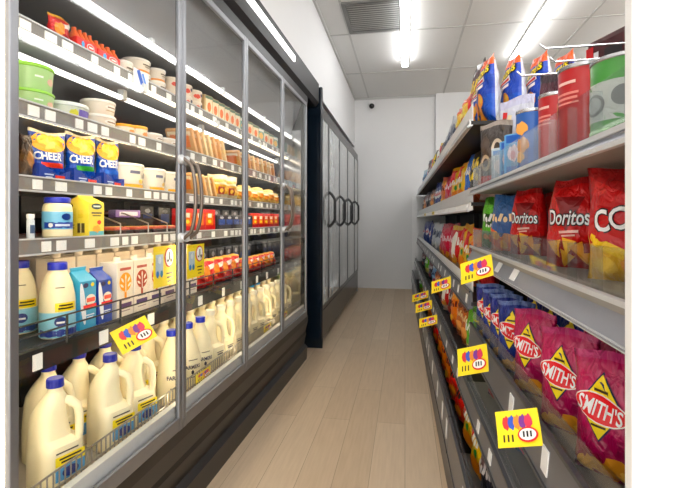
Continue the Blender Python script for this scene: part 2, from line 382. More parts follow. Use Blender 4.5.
bag('pretzel_dark', 'snack_packet', .16, .2, .06, [(0, (196, 40, 44)), (.18, (88, 74, 66)), (.6, (60, 52, 48)), (.92, (150, 140, 132))], [S('ring_picture', 'ell', x, z, .05, .05, c, off=.002 + .0003 * i) for i, (x, z, c) in enumerate([(-.035, .13, (206, 190, 170)), (-.035, .13, (80, 66, 58)), (.025, .12, (206, 190, 170)), (.03, .08, (206, 190, 170)), (-.03, .075, (196, 176, 150))])] + [S('ring_picture', 'ell', x, z, .028, .028, (70, 58, 52), off=.004) for x, z in ((.025, .12), (.03, .08), (-.03, .075))], seed=38)
bag('foil_white', 'snack_packet', .15, .24, .06, [(0, (220, 222, 230)), (.5, (212, 214, 226)), (.9, (200, 200, 222))], [S('picture', 'rect', -.045, .12, .018, .17, (190, 50, 50), rot=-8, off=.002), S('picture', 'rect', -.022, .12, .018, .15, (230, 214, 180), rot=-8, off=.002), S('picture', 'blob', -.035, .17, .03, .04, (70, 130, 70), off=.003)] + squig(.035, .08, .05, .03, (150, 160, 190), 3), seed=39)
bag('cheese_bag', 'cheese_bag', .16, .16, .07, [(0, (214, 196, 160)), (.2, (236, 186, 70)), (.62, (240, 200, 110)), (.8, (236, 222, 196))], [S('picture', 'rect', -.005, .055, .05, .05, (150, 60, 40), off=.002), S('picture', 'blob', -.005, .055, .03, .032, (246, 200, 90), off=.003), S('print_band', 'rect', 0, .1, .1, .014, (250, 236, 200), off=.002)], seed=41)
bag('cheese_wedge', 'cheese_bag', .15, .11, .07, [(0, (206, 150, 60)), (.3, (240, 196, 90)), (.7, (246, 220, 150))], [S('picture', 'blob', .0, .05, .07, .045, (236, 150, 50), off=.002), S('print_band', 'rect', 0, .08, .09, .012, (252, 244, 226), off=.002)], seed=42, wob=.3)
bag('red_pouch', 'sliced_meat_pouch', .13, .12, .05, [(0, (176, 24, 26)), (.4, (206, 22, 30)), (.9, (230, 180, 60))], [S('picture', 'blob', -.02, .06, .06, .06, (240, 150, 60), off=.002), S('print_band', 'rect', .025, .085, .05, .02, (250, 236, 226), rot=12, off=.002), S('picture', 'blob', .03, .04, .04, .03, (150, 30, 30), off=.002)], seed=43)
bag('dark_pouch', 'snack_packet', .12, .16, .05, [(0, (60, 44, 30)), (.3, (84, 62, 40)), (.8, (50, 36, 28))], [S('picture', 'blob', 0, .07, .06, .07, (150, 110, 70), off=.002)], seed=44, wob=.3)

# CHEER cheese packs in their display trays
def cheer(stripe):
    return [S('cheese_picture', 'ell', 0, .115, .13, .062, (246, 176, 40), off=.001), S('cheese_picture', 'blob', -.02, .12, .06, .034, (252, 206, 84), off=.0018), S('cheese_picture', 'blob', .03, .108, .05, .03, (240, 156, 30), off=.0018),
            S('cheese_picture', 'blob', .0, .105, .05, .02, (254, 214, 110), rot=30, off=.0022),
            T('CHEER', -.01, .072, .096, .024, (250, 250, 250), bold=.03, off=.003), S('flavour_band', 'rect', .004, .046, .08, .014, stripe, off=.0025)]
for k, st in (('cheer_red', (226, 70, 36)), ('cheer_green', (60, 160, 50)), ('cheer_blue', (30, 110, 200))):
    bag(k, 'grated_cheese_packet', .14, .15, .05, [(0, (20, 84, 180)), (.62, (24, 70, 160)), (.93, (236, 226, 200))], cheer(st), back=[(0, (230, 214, 170)), (.5, (240, 210, 120))], seed=51)

@product('cheer_tray', .14, .06, .055)
def _():
    r = thing('display_tray'); bm = NB(); m = C((22, 60, 140), .5)
    pts = [(-.07, 0), (.07, 0), (.07, .036), (.05, .03), (.02, .018), (-.01, .026), (-.045, .044), (-.07, .05)]
    prism(bm, pts, -.03, -.028); 
    box(bm, -.07, -.068, -.028, .03, 0, .05); box(bm, .068, .07, -.028, .03, 0, .036); box(bm, -.07, .07, .028, .03, 0, .045); box(bm, -.07, .07, -.028, .03, 0, .002)
    obj('tray_card', bm, m, r)
    sf = flat_front(-.03)
    marks(r, sf, [S('flavour_band', 'rect', .02, .012, .045, .011, (206, 50, 30)), S('print_line', 'rect', -.03, .018, .04, .004, (200, 214, 236)), S('print_line', 'rect', -.03, .01, .03, .003, (200, 214, 236))])
    return r

# -------- jugs and bottles
MILK = lambda: mat('milk_plastic', (244, 231, 192), .36, var=.02, sss=.15)
def jug_builder(cap_rgb, lab):
    def f():
        r = thing('milk_jug'); bm = NB(); n = 28
        secs = [(0, .052, .052, 0, 4), (.006, .057, .057, 0, 4.5), (.1, .0575, .0575, 0, 4.5), (.125, .0575, .056, 0, 4), (.14, .047, .047, -.013, 3.0), (.175, .043, .043, -.016, 2.7), (.2, .041, .041, -.0145, 2.5), (.222, .037, .037, -.008, 2.3), (.242, .03, .031, -.002, 2.1), (.256, .021, .021, 0, 2), (.262, .0185, .0185, 0, 2), (.278, .0185, .0185, 0, 2)]
        rings = []
        for z, a, b, cx, e in secs:
            ring = []
            for k in range(n):
                t = 2 * pi * k / n; c, s = cos(t), sin(t); q = (abs(c) ** e + abs(s) ** e) ** (-1 / e)
                ring.append(bm.verts.new((cx * .75 + a * q * c, -cx * .75 + b * q * s, z)))
            rings.append(ring)
        for A, B in zip(rings, rings[1:]):
            for k in range(n): bm.faces.new((A[k], A[(k + 1) % n], B[(k + 1) % n], B[k]))
        bm.faces.new(rings[0][::-1]); bm.faces.new(rings[-1])
        tube(bm, [(q * .7071, -q * .7071, zz) for q, zz in ((.012, .234), (.036, .23), (.054, .215), (.06, .19), (.06, .165), (.0595, .14), (.055, .118), (.044, .105))], [.013, .0125, .0115, .011, .011, .011, .012, .012], 12)
        obj('jug_body', bm, MILK(), r, True)
        bm = NB(); rr = []
        nn = 40
        for z, q in ((.272, .0212), (.292, .0212), (.296, .0195)):
            rr.append([bm.verts.new(((q + (.0007 if k % 2 else 0)) * cos(2 * pi * k / nn), (q + (.0007 if k % 2 else 0)) * sin(2 * pi * k / nn), z)) for k in range(nn)])
        for A, B in zip(rr, rr[1:]):
            for k in range(nn): bm.faces.new((A[k], A[(k + 1) % nn], B[(k + 1) % nn], B[k]))
        bm.faces.new(rr[0][::-1]); bm.faces.new(rr[-1])
        obj('cap', bm, C(cap_rgb, .35), r, label='screw cap')
        sf = flat_front(-.0575)
        if lab == 'yellow':
            marks(r, sf, [S('label_band', 'rect', .008, .088, .08, .026, (246, 214, 30)), S('label_band', 'rect', .008, .054, .08, .038, (96, 160, 206)), S('print_line', 'rect', .008, .093, .06, .005, (30, 30, 30), off=.002), S('print_line', 'rect', .008, .084, .05, .005, (30, 30, 30), off=.002), S('print_line', 'rect', .0, .11, .06, .004, (70, 70, 70)), S('label_emblem', 'ell', .008, .054, .045, .028, (24, 50, 120), off=.002)])
        else:
            marks(r, sf, [S('print_line', 'rect', .0, .1, .05, .004, (90, 90, 100)), S('print_line', 'rect', .0, .09, .04, .006, (50, 56, 90))])
        return r
    return f
for k, cr, lb in (('jug_navy', (32, 42, 140), 'yellow'), ('jug_white', (236, 230, 212), 'plain'), ('jug_sky', (40, 140, 206), 'plain')):
    BUILD[k] = jug_builder(cr, lb); NOM[k] = (.115, .115, .296)
def revolve(name, prof, m, parent, n=28, sq=None, label=None):
    bm = NB(); lathe(bm, prof, n, sq=sq); return obj(name, bm, m, parent, True, label)
def interp(prof):
    def rf(z):
        for (r0, z0), (r1, z1) in zip(prof, prof[1:]):
            if z0 <= z <= z1 and z1 > z0: return r0 + (r1 - r0) * (z - z0) / (z1 - z0)
        return prof[-1][0]
    return rf
@product('farm_bottle', .115, .115, .29)
def _():
    r = thing('milk_bottle'); p = [(.05, 0), (.056, .006), (.0565, .1), (.054, .13), (.047, .17), (.036, .21), (.025, .24), (.019, .256), (.0185, .272)]
    revolve('bottle_body', p, MILK(), r)
    revolve('cap', [(.0212, .266), (.0215, .268), (.0215, .287), (.0195, .29)], C((30, 52, 170), .35), r, label='blue screw cap')
    sf = cyl_surf(interp(p))
    marks(r, sf, [T('FARMERS', -.005, .112, .075, .016, (30, 34, 70), bold=.03), S('label_emblem', 'leaf', -.005, .09, .018, .022, (30, 34, 70)), S('print_line', 'rect', 0, .14, .04, .004, (120, 110, 100)), S('print_line', 'rect', -.005, .07, .05, .004, (60, 60, 90))])
    return r
@product('litre_bottle', .12, .12, .23)
def _():
    r = thing('milk_bottle'); p = [(.055, 0), (.06, .006), (.06, .11), (.058, .13), (.05, .165), (.038, .192), (.03, .203), (.029, .212)]
    revolve('bottle_body', p, MILK(), r)
    revolve('cap', [(.0325, .207), (.033, .209), (.033, .227), (.031, .23)], C((32, 46, 160), .35), r, label='blue screw cap')
    p2 = [(.0603, .004), (.0608, .006), (.0608, .078), (.0603, .08)]
    revolve('label_sleeve', p2, C((146, 196, 214), .4), r, label='pale blue sleeve')
    sf = cyl_surf(interp(p2))
    marks(r, sf, [S('label_band', 'rect', 0, .018, .15, .022, (44, 60, 130)), S('label_emblem', 'ell', .0, .052, .04, .03, (24, 44, 110), off=.002), S('print_line', 'rect', 0, .05, .026, .006, (240, 240, 240), off=.003)])
    marks(r, cyl_surf(interp(p)), [S('label_band', 'rect', .02, .096, .075, .026, (246, 210, 20)), S('print_line', 'rect', .02, .101, .05, .005, (40, 36, 20), off=.002), S('print_line', 'rect', .02, .092, .055, .005, (40, 36, 20), off=.002), S('print_line', 'rect', .0, .155, .03, .003, (110, 100, 80))])
    return r
@product('cream_jar', .1, .1, .145)
def _():
    r = thing('cream_jar'); p = [(.044, 0), (.05, .006), (.05, .105), (.046, .118), (.04, .124), (.04, .13)]
    revolve('jar_body', p, mat('cream_plastic', (240, 226, 184), .35, sss=.1), r)
    revolve('lid', [(.043, .124), (.044, .126), (.044, .143), (.042, .145)], C((40, 52, 160), .35), r, label='blue lid')
    p2 = [(.0503, .03), (.0508, .032), (.0508, .092), (.0503, .094)]
    revolve('label_sleeve', p2, C((126, 184, 216), .4), r, label='pale blue sleeve')
    marks(r, cyl_surf(interp(p2)), [S('label_band', 'rect', 0, .045, .11, .022, (30, 66, 150)), S('label_emblem', 'ell', .022, .075, .035, .024, (20, 54, 120), off=.002), S('label_emblem', 'ell', -.03, .045, .016, .016, (240, 240, 240), off=.002), S('print_line', 'rect', .01, .045, .05, .008, (220, 226, 240), off=.002)])
    return r
@product('small_jar', .06, .06, .09)
def _():
    r = thing('yoghurt_drink')
    revolve('jar_body', [(.025, 0), (.028, .004), (.028, .066), (.022, .074), (.022, .076)], C((214, 220, 226), .35), r)
    revolve('lid', [(.027, .074), (.028, .076), (.028, .088), (.026, .09)], C((240, 240, 240), .35), r)
    marks(r, cyl_surf(lambda z: .028), [S('label_band', 'rect', 0, .036, .05, .03, (70, 90, 120))])
    return r

# -------- cartons
def carton(name, w, d, h, body, gable=True, front=(), side=(), cap=None, top=None):
    r = thing(name); bm = NB(); hb = h * .78 if gable else h
    if gable:
        x0, x1, y0, y1 = -w / 2, w / 2, -d / 2, d / 2
        V = [bm.verts.new(p) for p in ((x0, y0, 0), (x1, y0, 0), (x1, y1, 0), (x0, y1, 0), (x0, y0, hb), (x1, y0, hb), (x1, y1, hb), (x0, y1, hb), (x0 + .004, -.001, h * .93), (x1 - .004, -.001, h * .93), (x1 - .004, .001, h * .93), (x0 + .004, .001, h * .93), (x0, -.001, h), (x1, -.001, h), (x1, .001, h), (x0, .001, h))]
        for f in ((3, 2, 1, 0), (0, 1, 5, 4), (1, 2, 6, 5), (2, 3, 7, 6), (3, 0, 4, 7), (4, 5, 9, 8), (6, 7, 11, 10), (5, 6, 10, 9), (7, 4, 8, 11), (8, 9, 13, 12), (10, 11, 15, 14), (9, 10, 14, 13), (11, 8, 12, 15), (12, 13, 14, 15)):
            bm.faces.new([V[i] for i in f])
    else: box(bm, -w / 2, w / 2, -d / 2, d / 2, 0, h, .002)
    obj('carton_body', bm, body, r)
    if cap:
        if gable:
            bm = NB(); lathe(bm, [(.011, 0), (.012, .002), (.012, .012), (.011, .014)], 18)
            bmesh.ops.transform(bm, matrix=Matrix.Translation((0, -d * .27, hb + (h * .93 - hb) * .45)) @ Matrix.Rotation(radians(50), 4, 'X'), verts=bm.verts)
        else:
            bm = NB(); lathe(bm, [(.013, h - .001), (.013, h + .014), (.012, h + .016)], 20)
        obj('cap', bm, C(cap, .4), r)
    marks(r, flat_front(-d / 2), front)
    marks(r, flat_side(-w / 2), side)
    return r
def bands(key, stops):
    """card printed in horizontal bands by object height"""
    nm = 'card_' + key
    if nm in MATS: return MATS[nm]
    m = mat(nm, (200, 200, 200), .4); nt = m.node_tree; N = nt.nodes.new; L = nt.links.new
    tc = N('ShaderNodeTexCoord'); sp = N('ShaderNodeSeparateXYZ'); L(tc.outputs['Generated'], sp.inputs[0])
    cr = N('ShaderNodeValToRGB'); cr.color_ramp.interpolation = 'CONSTANT'; e = cr.color_ramp.elements
    e[0].position = 0; e[0].color = lin(stops[0][1]); e[1].position = stops[1][0]; e[1].color = lin(stops[1][1])
    for p, c in stops[2:]: q = e.new(p); q.color = lin(c)
    L(sp.outputs[2], cr.inputs[0]); L(cr.outputs[0], nt.nodes['Principled BSDF'].inputs['Base Color'])
    return m
@product('custard_carton', .075, .085, .155)
def _():
    return carton('custard_carton', .075, .085, .155, bands('yellow', [(0, (250, 222, 70)), (.9, (255, 232, 90))]), True,
        [S('label_emblem', 'ell', 0, .108, .05, .022, (30, 60, 60)), S('print_line', 'rect', 0, .108, .034, .006, (230, 240, 230), off=.002), S('print_line', 'rect', 0, .084, .05, .006, (90, 80, 40)), S('print_line', 'rect', 0, .074, .04, .004, (90, 80, 40)), S('picture', 'blob', .012, .05, .022, .018, (214, 60, 40)), S('picture', 'blob', .0, .026, .04, .03, (240, 170, 60)), S('label_band', 'rect', 0, .01, .07, .016, (100, 180, 190))],
        [S('label_emblem', 'ell', -.024, .11, .022, .016, (60, 60, 60)), S('print_line', 'rect', -.014, .075, .026, .05, (226, 200, 70)), S('barcode', 'rect', .016, .03, .026, .034, (90, 80, 50)), S('barcode', 'rect', .016, .03, .004, .034, (236, 220, 150), off=.002), S('print_line', 'rect', .014, .08, .02, .03, (226, 200, 70)), S('print_line', 'rect', -.02, .03, .024, .004, (110, 100, 50)), S('print_line', 'rect', -.02, .04, .024, .004, (110, 100, 50))])
def blue_carton(key, c1):
    @product(key, .066, .07, .21)
    def _():
        return carton('milk_carton', .066, .07, .21, bands(key, [(0, (236, 240, 244)), (.02, c1), (.99, (235, 240, 245))]), True,
            [S('swoosh', 'ell', -.022, .09, .02, .14, (240, 244, 248), rot=6), S('label_emblem', 'ell', -.012, .15, .022, .016, (24, 30, 80), off=.002), S('label_emblem', 'ell', .016, .15, .014, .014, (246, 210, 60), off=.002), S('label_emblem', 'ell', .008, .1, .042, .036, (246, 236, 220), off=.002), S('print_line', 'rect', .008, .1, .034, .014, (226, 90, 70), off=.003), S('label_band', 'rect', .004, .078, .054, .014, (214, 40, 46), off=.003), S('print_line', 'rect', .006, .05, .034, .004, (230, 240, 250), off=.002), S('print_line', 'rect', .006, .042, .026, .004, (230, 240, 250), off=.002)],
            [S('print_line', 'rect', 0, .1, .03, .06, tuple(min(255, v + 25) for v in c1))])
blue_carton('carton_sky', (52, 164, 206)); blue_carton('carton_royal', (24, 70, 170))
def tree_marks(c):
    out = [S('tree_picture', 'ell', 0, .13, .066, .07, c), S('tree_picture', 'rect', 0, .09, .012, .04, c)]
    for i, (x, z, rt) in enumerate([(0, .148, 0), (-.017, .138, 38), (.017, .138, -38), (-.02, .118, 55), (.02, .118, -55)]):
        out.append(S('leaf_picture', 'leaf', x, z, .013, .024, (246, 240, 228), rot=rt, off=.002))
    out += [S('tree_stem', 'rect', 0, .118, .004, .05, (246, 240, 228), off=.002), S('print_line', 'rect', 0, .178, .06, .01, (170, 90, 80)), S('label_band', 'rect', 0, .045, .066, .016, (84, 66, 110)), S('print_line', 'rect', 0, .065, .05, .004, (160, 150, 150)), S('print_line', 'rect', 0, .025, .05, .004, (160, 150, 150))]
    return out
for k, c in (('oat_gold', (232, 160, 40)), ('oat_brown', (158, 66, 34)), ('oat_rust', (196, 84, 40))):
    BUILD[k] = (lambda c=c: carton('oat_milk_carton', .088, .07, .205, mat('oat_card', (236, 226, 214), .45), False, tree_marks(c), [S('print_line', 'rect', 0, .1, .04, .08, (226, 214, 200))], cap=(238, 226, 210)))
    NOM[k] = (.088, .07, .205)
BUILD['plain_carton'] = lambda: carton('milk_carton', .088, .07, .205, mat('beige_card', (232, 214, 190), .45), False, [S('print_line', 'rect', 0, .12, .05, .05, (214, 190, 160))], [], cap=(240, 228, 210))
NOM['plain_carton'] = (.088, .07, .205)

# -------- tubs
def tub(key, name, r, h, body, lid, front=(), r0=.86, lid_h=.012, lid_label=None, band=None):
    @product(key, 2 * r, 2 * r, h)
    def _():
        t = thing(name); p = [(r * r0, 0), (r * (r0 + .03), .004), (r * .96, h - lid_h)]
        revolve('tub_body', p, body() if callable(body) else C(body, .4), t)
        revolve('lid', [(r * .97, h - lid_h), (r, h - lid_h + .002), (r, h - .003), (r * .97, h), (r * .8, h - .001)], lid() if callable(lid) else C(lid, .35), t, label=lid_label)
        if band:
            z0, z1, c = band; rf = interp(p)
            revolve('label_band', [(rf(z0) + .0006, z0), (rf(z0) + .001, z0 + .001), (rf(z1) + .001, z1 - .001), (rf(z1) + .0006, z1)], C(c, .4), t)
        marks(t, cyl_surf(lambda z, rf=interp(p): rf(z) + .001), front)
        return t
tub('tub_green', 'salad_tub', .085, .085, lambda: mat('green_tub', (172, 214, 140), .3), (150, 206, 70), [S('picture', 'blob', .02, .035, .04, .026, (226, 190, 170)), S('print_line', 'rect', -.03, .045, .03, .006, (240, 246, 236))], lid_label='lime green lid')
tub('tub_clear', 'dip_tub', .07, .055, (214, 218, 206), (230, 232, 230), [S('label_band', 'rect', .02, .026, .07, .022, (112, 100, 176)), S('picture', 'blob', -.03, .024, .03, .024, (206, 200, 80)), S('label_band', 'rect', .05, .02, .018, .026, (226, 200, 60), off=.002)])
tub('tub_cream', 'dip_tub', .065, .062, (226, 214, 200), (236, 230, 222), [S('label_emblem', 'ell', 0, .034, .06, .02, (240, 234, 226)), S('print_line', 'rect', 0, .034, .04, .005, (140, 110, 90), off=.002), S('print_line', 'rect', 0, .02, .05, .004, (190, 160, 130))])
tub('tub_orange', 'dip_tub', .05, .055, (230, 218, 200), (232, 170, 60), [S('picture', 'blob', 0, .024, .04, .02, (216, 150, 90))], lid_label='orange lid')
tub('tub_band', 'yoghurt_tub', .055, .068, (232, 222, 208), (238, 232, 224), [S('print_line', 'rect', 0, .04, .05, .006, (110, 96, 84)), S('print_line', 'rect', .004, .03, .04, .004, (150, 136, 120))], band=(.004, .013, (226, 150, 60)))
tub('tub_red', 'yoghurt_tub', .05, .06, (232, 216, 196), (236, 224, 206), [S('picture', 'blob', 0, .026, .045, .026, (214, 80, 50)), S('picture', 'blob', .03, .036, .024, .02, (50, 44, 60), off=.002)])
tub('tub_big', 'yoghurt_tub', .075, .105, (240, 232, 216), (244, 240, 230), [S('print_line', 'rect', -.02, .07, .04, .012, (120, 120, 140)), S('print_line', 'rect', .04, .06, .03, .02, (80, 84, 110)), S('picture', 'blob', .01, .035, .03, .02, (236, 200, 120)), S('label_band', 'rect', 0, .014, .13, .016, (240, 176, 60))])
tub('tub_dark', 'dip_tub', .05, .045, (110, 90, 70), (60, 56, 54), [])

# -------- leaning packs, boxes, trays
def slab(key, name, w, d, h, rgb, front=(), edge=None):
    @product(key, w, d, h)
    def _():
        t = thing(name); bm = NB(); box(bm, -w / 2, w / 2, -d / 2, d / 2, 0, h, min(.004, d * .3)); obj('pack_body', bm, mat('pack_%s' % key, rgb, .35, coat=.3, var=.15, scale=40), t)
        marks(t, flat_front(-d / 2), front)
        if edge: marks(t, flat_side(-w / 2), edge)
        return t
slab('slice_pack', 'sliced_cheese_pack', .13, .02, .125, (232, 172, 104), [S('label_band', 'rect', 0, .07, .09, .06, (226, 130, 60)), S('label_band', 'rect', 0, .105, .11, .02, (246, 226, 196))])
slab('wrap_pack', 'flatbread_pack', .13, .02, .125, (240, 206, 150), [S('label_band', 'rect', 0, .06, .09, .07, (170, 90, 46)), S('label_band', 'rect', 0, .105, .11, .016, (250, 240, 220))])
slab('snack_box', 'cheese_snack_box', .07, .05, .095, (226, 186, 120), [S('picture', 'rect', 0, .05, .05, .06, (246, 230, 196)), S('picture', 'ell', 0, .045, .03, .04, (230, 120, 40), off=.002), S('label_band', 'rect', 0, .085, .06, .012, (90, 120, 90)), S('label_band', 'rect', 0, .012, .05, .012, (80, 60, 60))])
slab('teal_box', 'cheese_snack_box', .09, .05, .1, (120, 176, 160), [S('picture', 'blob', 0, .05, .06, .05, (246, 190, 90)), S('label_band', 'rect', 0, .085, .07, .014, (246, 240, 230))])
slab('red_box', 'cheese_box', .1, .05, .075, (206, 60, 40), [S('label_band', 'rect', 0, .045, .08, .03, (246, 226, 190)), S('picture', 'blob', 0, .02, .05, .02, (240, 170, 60))])
slab('red_meat', 'sliced_meat_pack', .1, .045, .1, (214, 34, 34), [S('picture', 'rect', 0, .052, .056, .06, (244, 120, 30)), S('label_band', 'rect', 0, .07, .03, .02, (250, 236, 220), off=.002), S('label_band', 'rect', 0, .016, .08, .02, (176, 20, 26)), S('picture', 'blob', .0, .042, .03, .02, (250, 214, 70), off=.002)])
@product('red_multi', .15, .05, .09)
def _():
    t = thing('yoghurt_pouch_pack'); bm = NB()
    for i in range(4):
        x = -.056 + i * .0375
        lathe(bm, [(.016, .0), (.019, .004), (.019, .06), (.012, .074), (.009, .078), (.009, .088), (.007, .09)], 14, cx=x)
    obj('pot', bm, C((236, 120, 70), .35), t, True, label='orange topped pots')
    bm = NB(); box(bm, -.075, .075, -.0225, .0225, .008, .058, .006); obj('sleeve', bm, C((220, 46, 36), .35), t, label='red card sleeve')
    sf = flat_front(-.0225)
    marks(t, sf, [S('label_emblem', 'star', -.035, .036, .028, .028, (90, 170, 220)), S('label_emblem', 'ell', .022, .036, .06, .026, (246, 230, 226)), S('label_emblem', 'ell', .022, .036, .052, .019, (220, 50, 40), off=.002), S('print_line', 'rect', .022, .036, .034, .006, (250, 240, 236), off=.003)])
    return t
@product('meat_tray', .12, .09, .03)
def _():
    t = thing('meat_tray'); bm = NB(); box(bm, -.06, .06, -.045, .045, 0, .016, .004); obj('tray', bm, C((40, 36, 38), .4), t)
    bm = NB(); box(bm, -.05, .05, -.038, .038, .0145, .027, .006); obj('meat', bm, mat('meat', (200, 90, 66), .4, var=.35, scale=60), t)
    bm = NB(); box(bm, -.02, .035, -.03, .01, .0268, .029); obj('label_sticker', bm, C((222, 196, 120), .4), t)
    return t
slab('purple_pack', 'sliced_meat_pack', .11, .05, .03, (150, 120, 190), [S('label_band', 'rect', 0, .015, .08, .016, (236, 230, 240))])
slab('jar_pack', 'dark_dip_pack', .09, .06, .08, (54, 52, 60), [S('label_band', 'rect', 0, .04, .06, .03, (70, 90, 150)), S('picture', 'blob', 0, .064, .04, .016, (200, 200, 206))])

# -------- canisters
def can(key, r, h, rgb, front, lid_rgb=(200, 202, 206)):
    @product(key, 2 * r, 2 * r, h)
    def _():
        t = thing('snack_canister'); revolve('can_body', [(r * .98, 0), (r, .003), (r, h - .008), (r * .985, h - .006)], mat(key, rgb, .35, coat=.3), t, 36)
        revolve('rim', [(r * .99, h - .008), (r * 1.03, h - .006), (r * 1.03, h - .001), (r * 1.0, h), (r * .95, h - .002)], mat('tin', lid_rgb, .25, 1.), t, 36, label='shiny metal rim')
        marks(t, cyl_surf(lambda z: r), front); return t
can('can_red', .048, .16, (186, 24, 28), [S('print_line', 'rect', .0, .13, .04, .005, (236, 200, 190)), S('print_line', 'rect', 0, .112, .05, .004, (226, 150, 140)), S('print_line', 'rect', 0, .104, .046, .004, (226, 150, 140)), S('picture', 'blob', -.035, .09, .02, .03, (226, 160, 60)), S('print_line', 'rect', 0, .096, .05, .003, (226, 150, 140))])
can('can_green', .05, .165, (70, 150, 60), [S('label_band', 'rect', 0, .085, .09, .07, (196, 200, 196)), S('label_emblem', 'ell', -.01, .08, .04, .04, (120, 124, 124), off=.002), S('label_emblem', 'ell', -.01, .08, .03, .03, (176, 180, 180), off=.003), S('label_emblem', 'ell', .034, .09, .03, .036, (120, 124, 124), off=.002), S('print_line', 'rect', 0, .03, .07, .01, (180, 220, 170))])
can('can_blue', .045, .14, (28, 92, 176), [S('picture', 'blob', 0, .1, .05, .03, (230, 170, 90)), S('picture', 'blob', .005, .065, .045, .035, (216, 150, 70)), S('picture', 'blob', -.005, .04, .04, .025, (236, 184, 110)), S('label_band', 'rect', 0, .012, .06, .012, (220, 226, 236))], (226, 230, 236))
slab('sky_pack', 'snack_box', .07, .05, .12, (90, 160, 214), [S('picture', 'blob', 0, .065, .045, .05, (236, 214, 220)), S('picture', 'blob', 0, .06, .02, .03, (220, 150, 160), off=.002), S('label_band', 'rect', 0, .105, .05, .02, (24, 90, 170)), S('label_band', 'rect', 0, .02, .05, .02, (40, 110, 180))])
slab('pale_pack', 'snack_box', .07, .05, .11, (190, 204, 214), [S('picture', 'blob', 0, .055, .045, .05, (236, 226, 226)), S('label_band', 'rect', 0, .095, .05, .014, (120, 150, 190))])
slab('maroon_box', 'snack_box', .09, .06, .1, (70, 16, 22), [S('label_band', 'rect', -.02, .05, .012, .08, (226, 226, 230)), S('label_band', 'rect', .02, .05, .04, .08, (30, 26, 28)), S('label_band', 'rect', -.036, .05, .018, .09, (170, 20, 30))])

# ------------------------------------------------------------------ the room
paint = mat('wall_paint', (226, 226, 226), .55, var=.012, scale=6, bump=.03)
XW, YB, ZC, X1, Y0 = -.80, 7.07, 3.05, 3.3, -2.6
def floor_material():
    m = bpy.data.materials.new('vinyl_planks'); m.use_nodes = True; nt = m.node_tree; b = nt.nodes['Principled BSDF']; N = nt.nodes.new; L = nt.links.new
    g = N('ShaderNodeNewGeometry'); mp = N('ShaderNodeMapping'); mp.inputs['Rotation'].default_value = (0, 0, pi / 2)
    L(g.outputs['Position'], mp.inputs[0])
    br = N('ShaderNodeTexBrick'); br.inputs['Scale'].default_value = 1; br.inputs['Mortar Size'].default_value = .0014
    br.inputs['Brick Width'].default_value = 1.2; br.inputs['Row Height'].default_value = .15; br.offset = .37
    br.inputs['Color1'].default_value = lin((214, 192, 164)); br.inputs['Color2'].default_value = lin((204, 180, 150)); br.inputs['Mortar'].default_value = lin((168, 146, 120))
    L(mp.outputs[0], br.inputs[0])
    m2 = N('ShaderNodeMapping'); m2.inputs['Scale'].default_value = (26, 1.6, 1); L(g.outputs['Position'], m2.inputs[0])
    nz = N('ShaderNodeTexNoise'); nz.inputs['Scale'].default_value = 3; nz.inputs['Detail'].default_value = 5; L(m2.outputs[0], nz.inputs[0])
    mx = N('ShaderNodeMix'); mx.data_type = 'RGBA'; mx.blend_type = 'MULTIPLY'; mx.inputs[0].default_value = .35
    cr = N('ShaderNodeValToRGB'); cr.color_ramp.elements[0].position = .3; cr.color_ramp.elements[0].color = (.72, .68, .62, 1); cr.color_ramp.elements[1].position = .65
    L(nz.outputs['Fac'], cr.inputs[0]); L(br.outputs[0], mx.inputs[6]); L(cr.outputs[0], mx.inputs[7]); L(mx.outputs[2], b.inputs['Base Color'])
    b.inputs['Roughness'].default_value = .42
    return m
bm = NB(); box(bm, -1.7, X1, Y0, YB + .1, -.05, 0); struct('floor', bm, floor_material())
bm = NB(); box(bm, -1.7, X1, Y0, YB + .1, ZC, ZC + .05); struct('ceiling', bm, mat('ceiling_tile', (222, 222, 220), .8, var=.02, scale=120))
bm = NB(); box(bm, XW - .1, XW, Y0, YB, 2.27, ZC); box(bm, -1.7, -1.6, Y0, YB, 0, 2.27); box(bm, -1.6, XW - .1, Y0, YB, 2.27, 2.32); struct('wall_left', bm, paint)
bm = NB(); box(bm, -1.7, X1, YB, YB + .1, 0, ZC); struct('wall_back', bm, paint)
bm = NB(); box(bm, X1, X1 + .1, Y0, YB, 0, ZC); struct('wall_right', bm, paint)
bm = NB(); box(bm, .47, X1, 6.98, YB, 0, ZC); struct('trim_1', bm, paint)
grid = mat('grid_metal', (190, 190, 188), .5)
k = 2
for x in (-.575, .585, 1.75, 2.9):
    bm = NB(); box(bm, x - .011, x + .011, Y0, YB, ZC - .006, ZC + .001); struct('trim_%d' % k, bm, grid); k += 1
for y in (-1.5, -.3, .9, 2.1, 3.35, 4.6, 5.85):
    bm = NB(); box(bm, XW, X1, y - .011, y + .011, ZC - .0055, ZC + .001); struct('trim_%d' % k, bm, grid); k += 1
bm = NB(); box(bm, XW, X1, YB - .02, YB, ZC - .03, ZC); struct('trim_%d' % k, bm, grid); k += 1
bm = NB(); box(bm, XW, XW + .02, Y0, YB, ZC - .03, ZC); struct('trim_%d' % k, bm, grid); k += 1

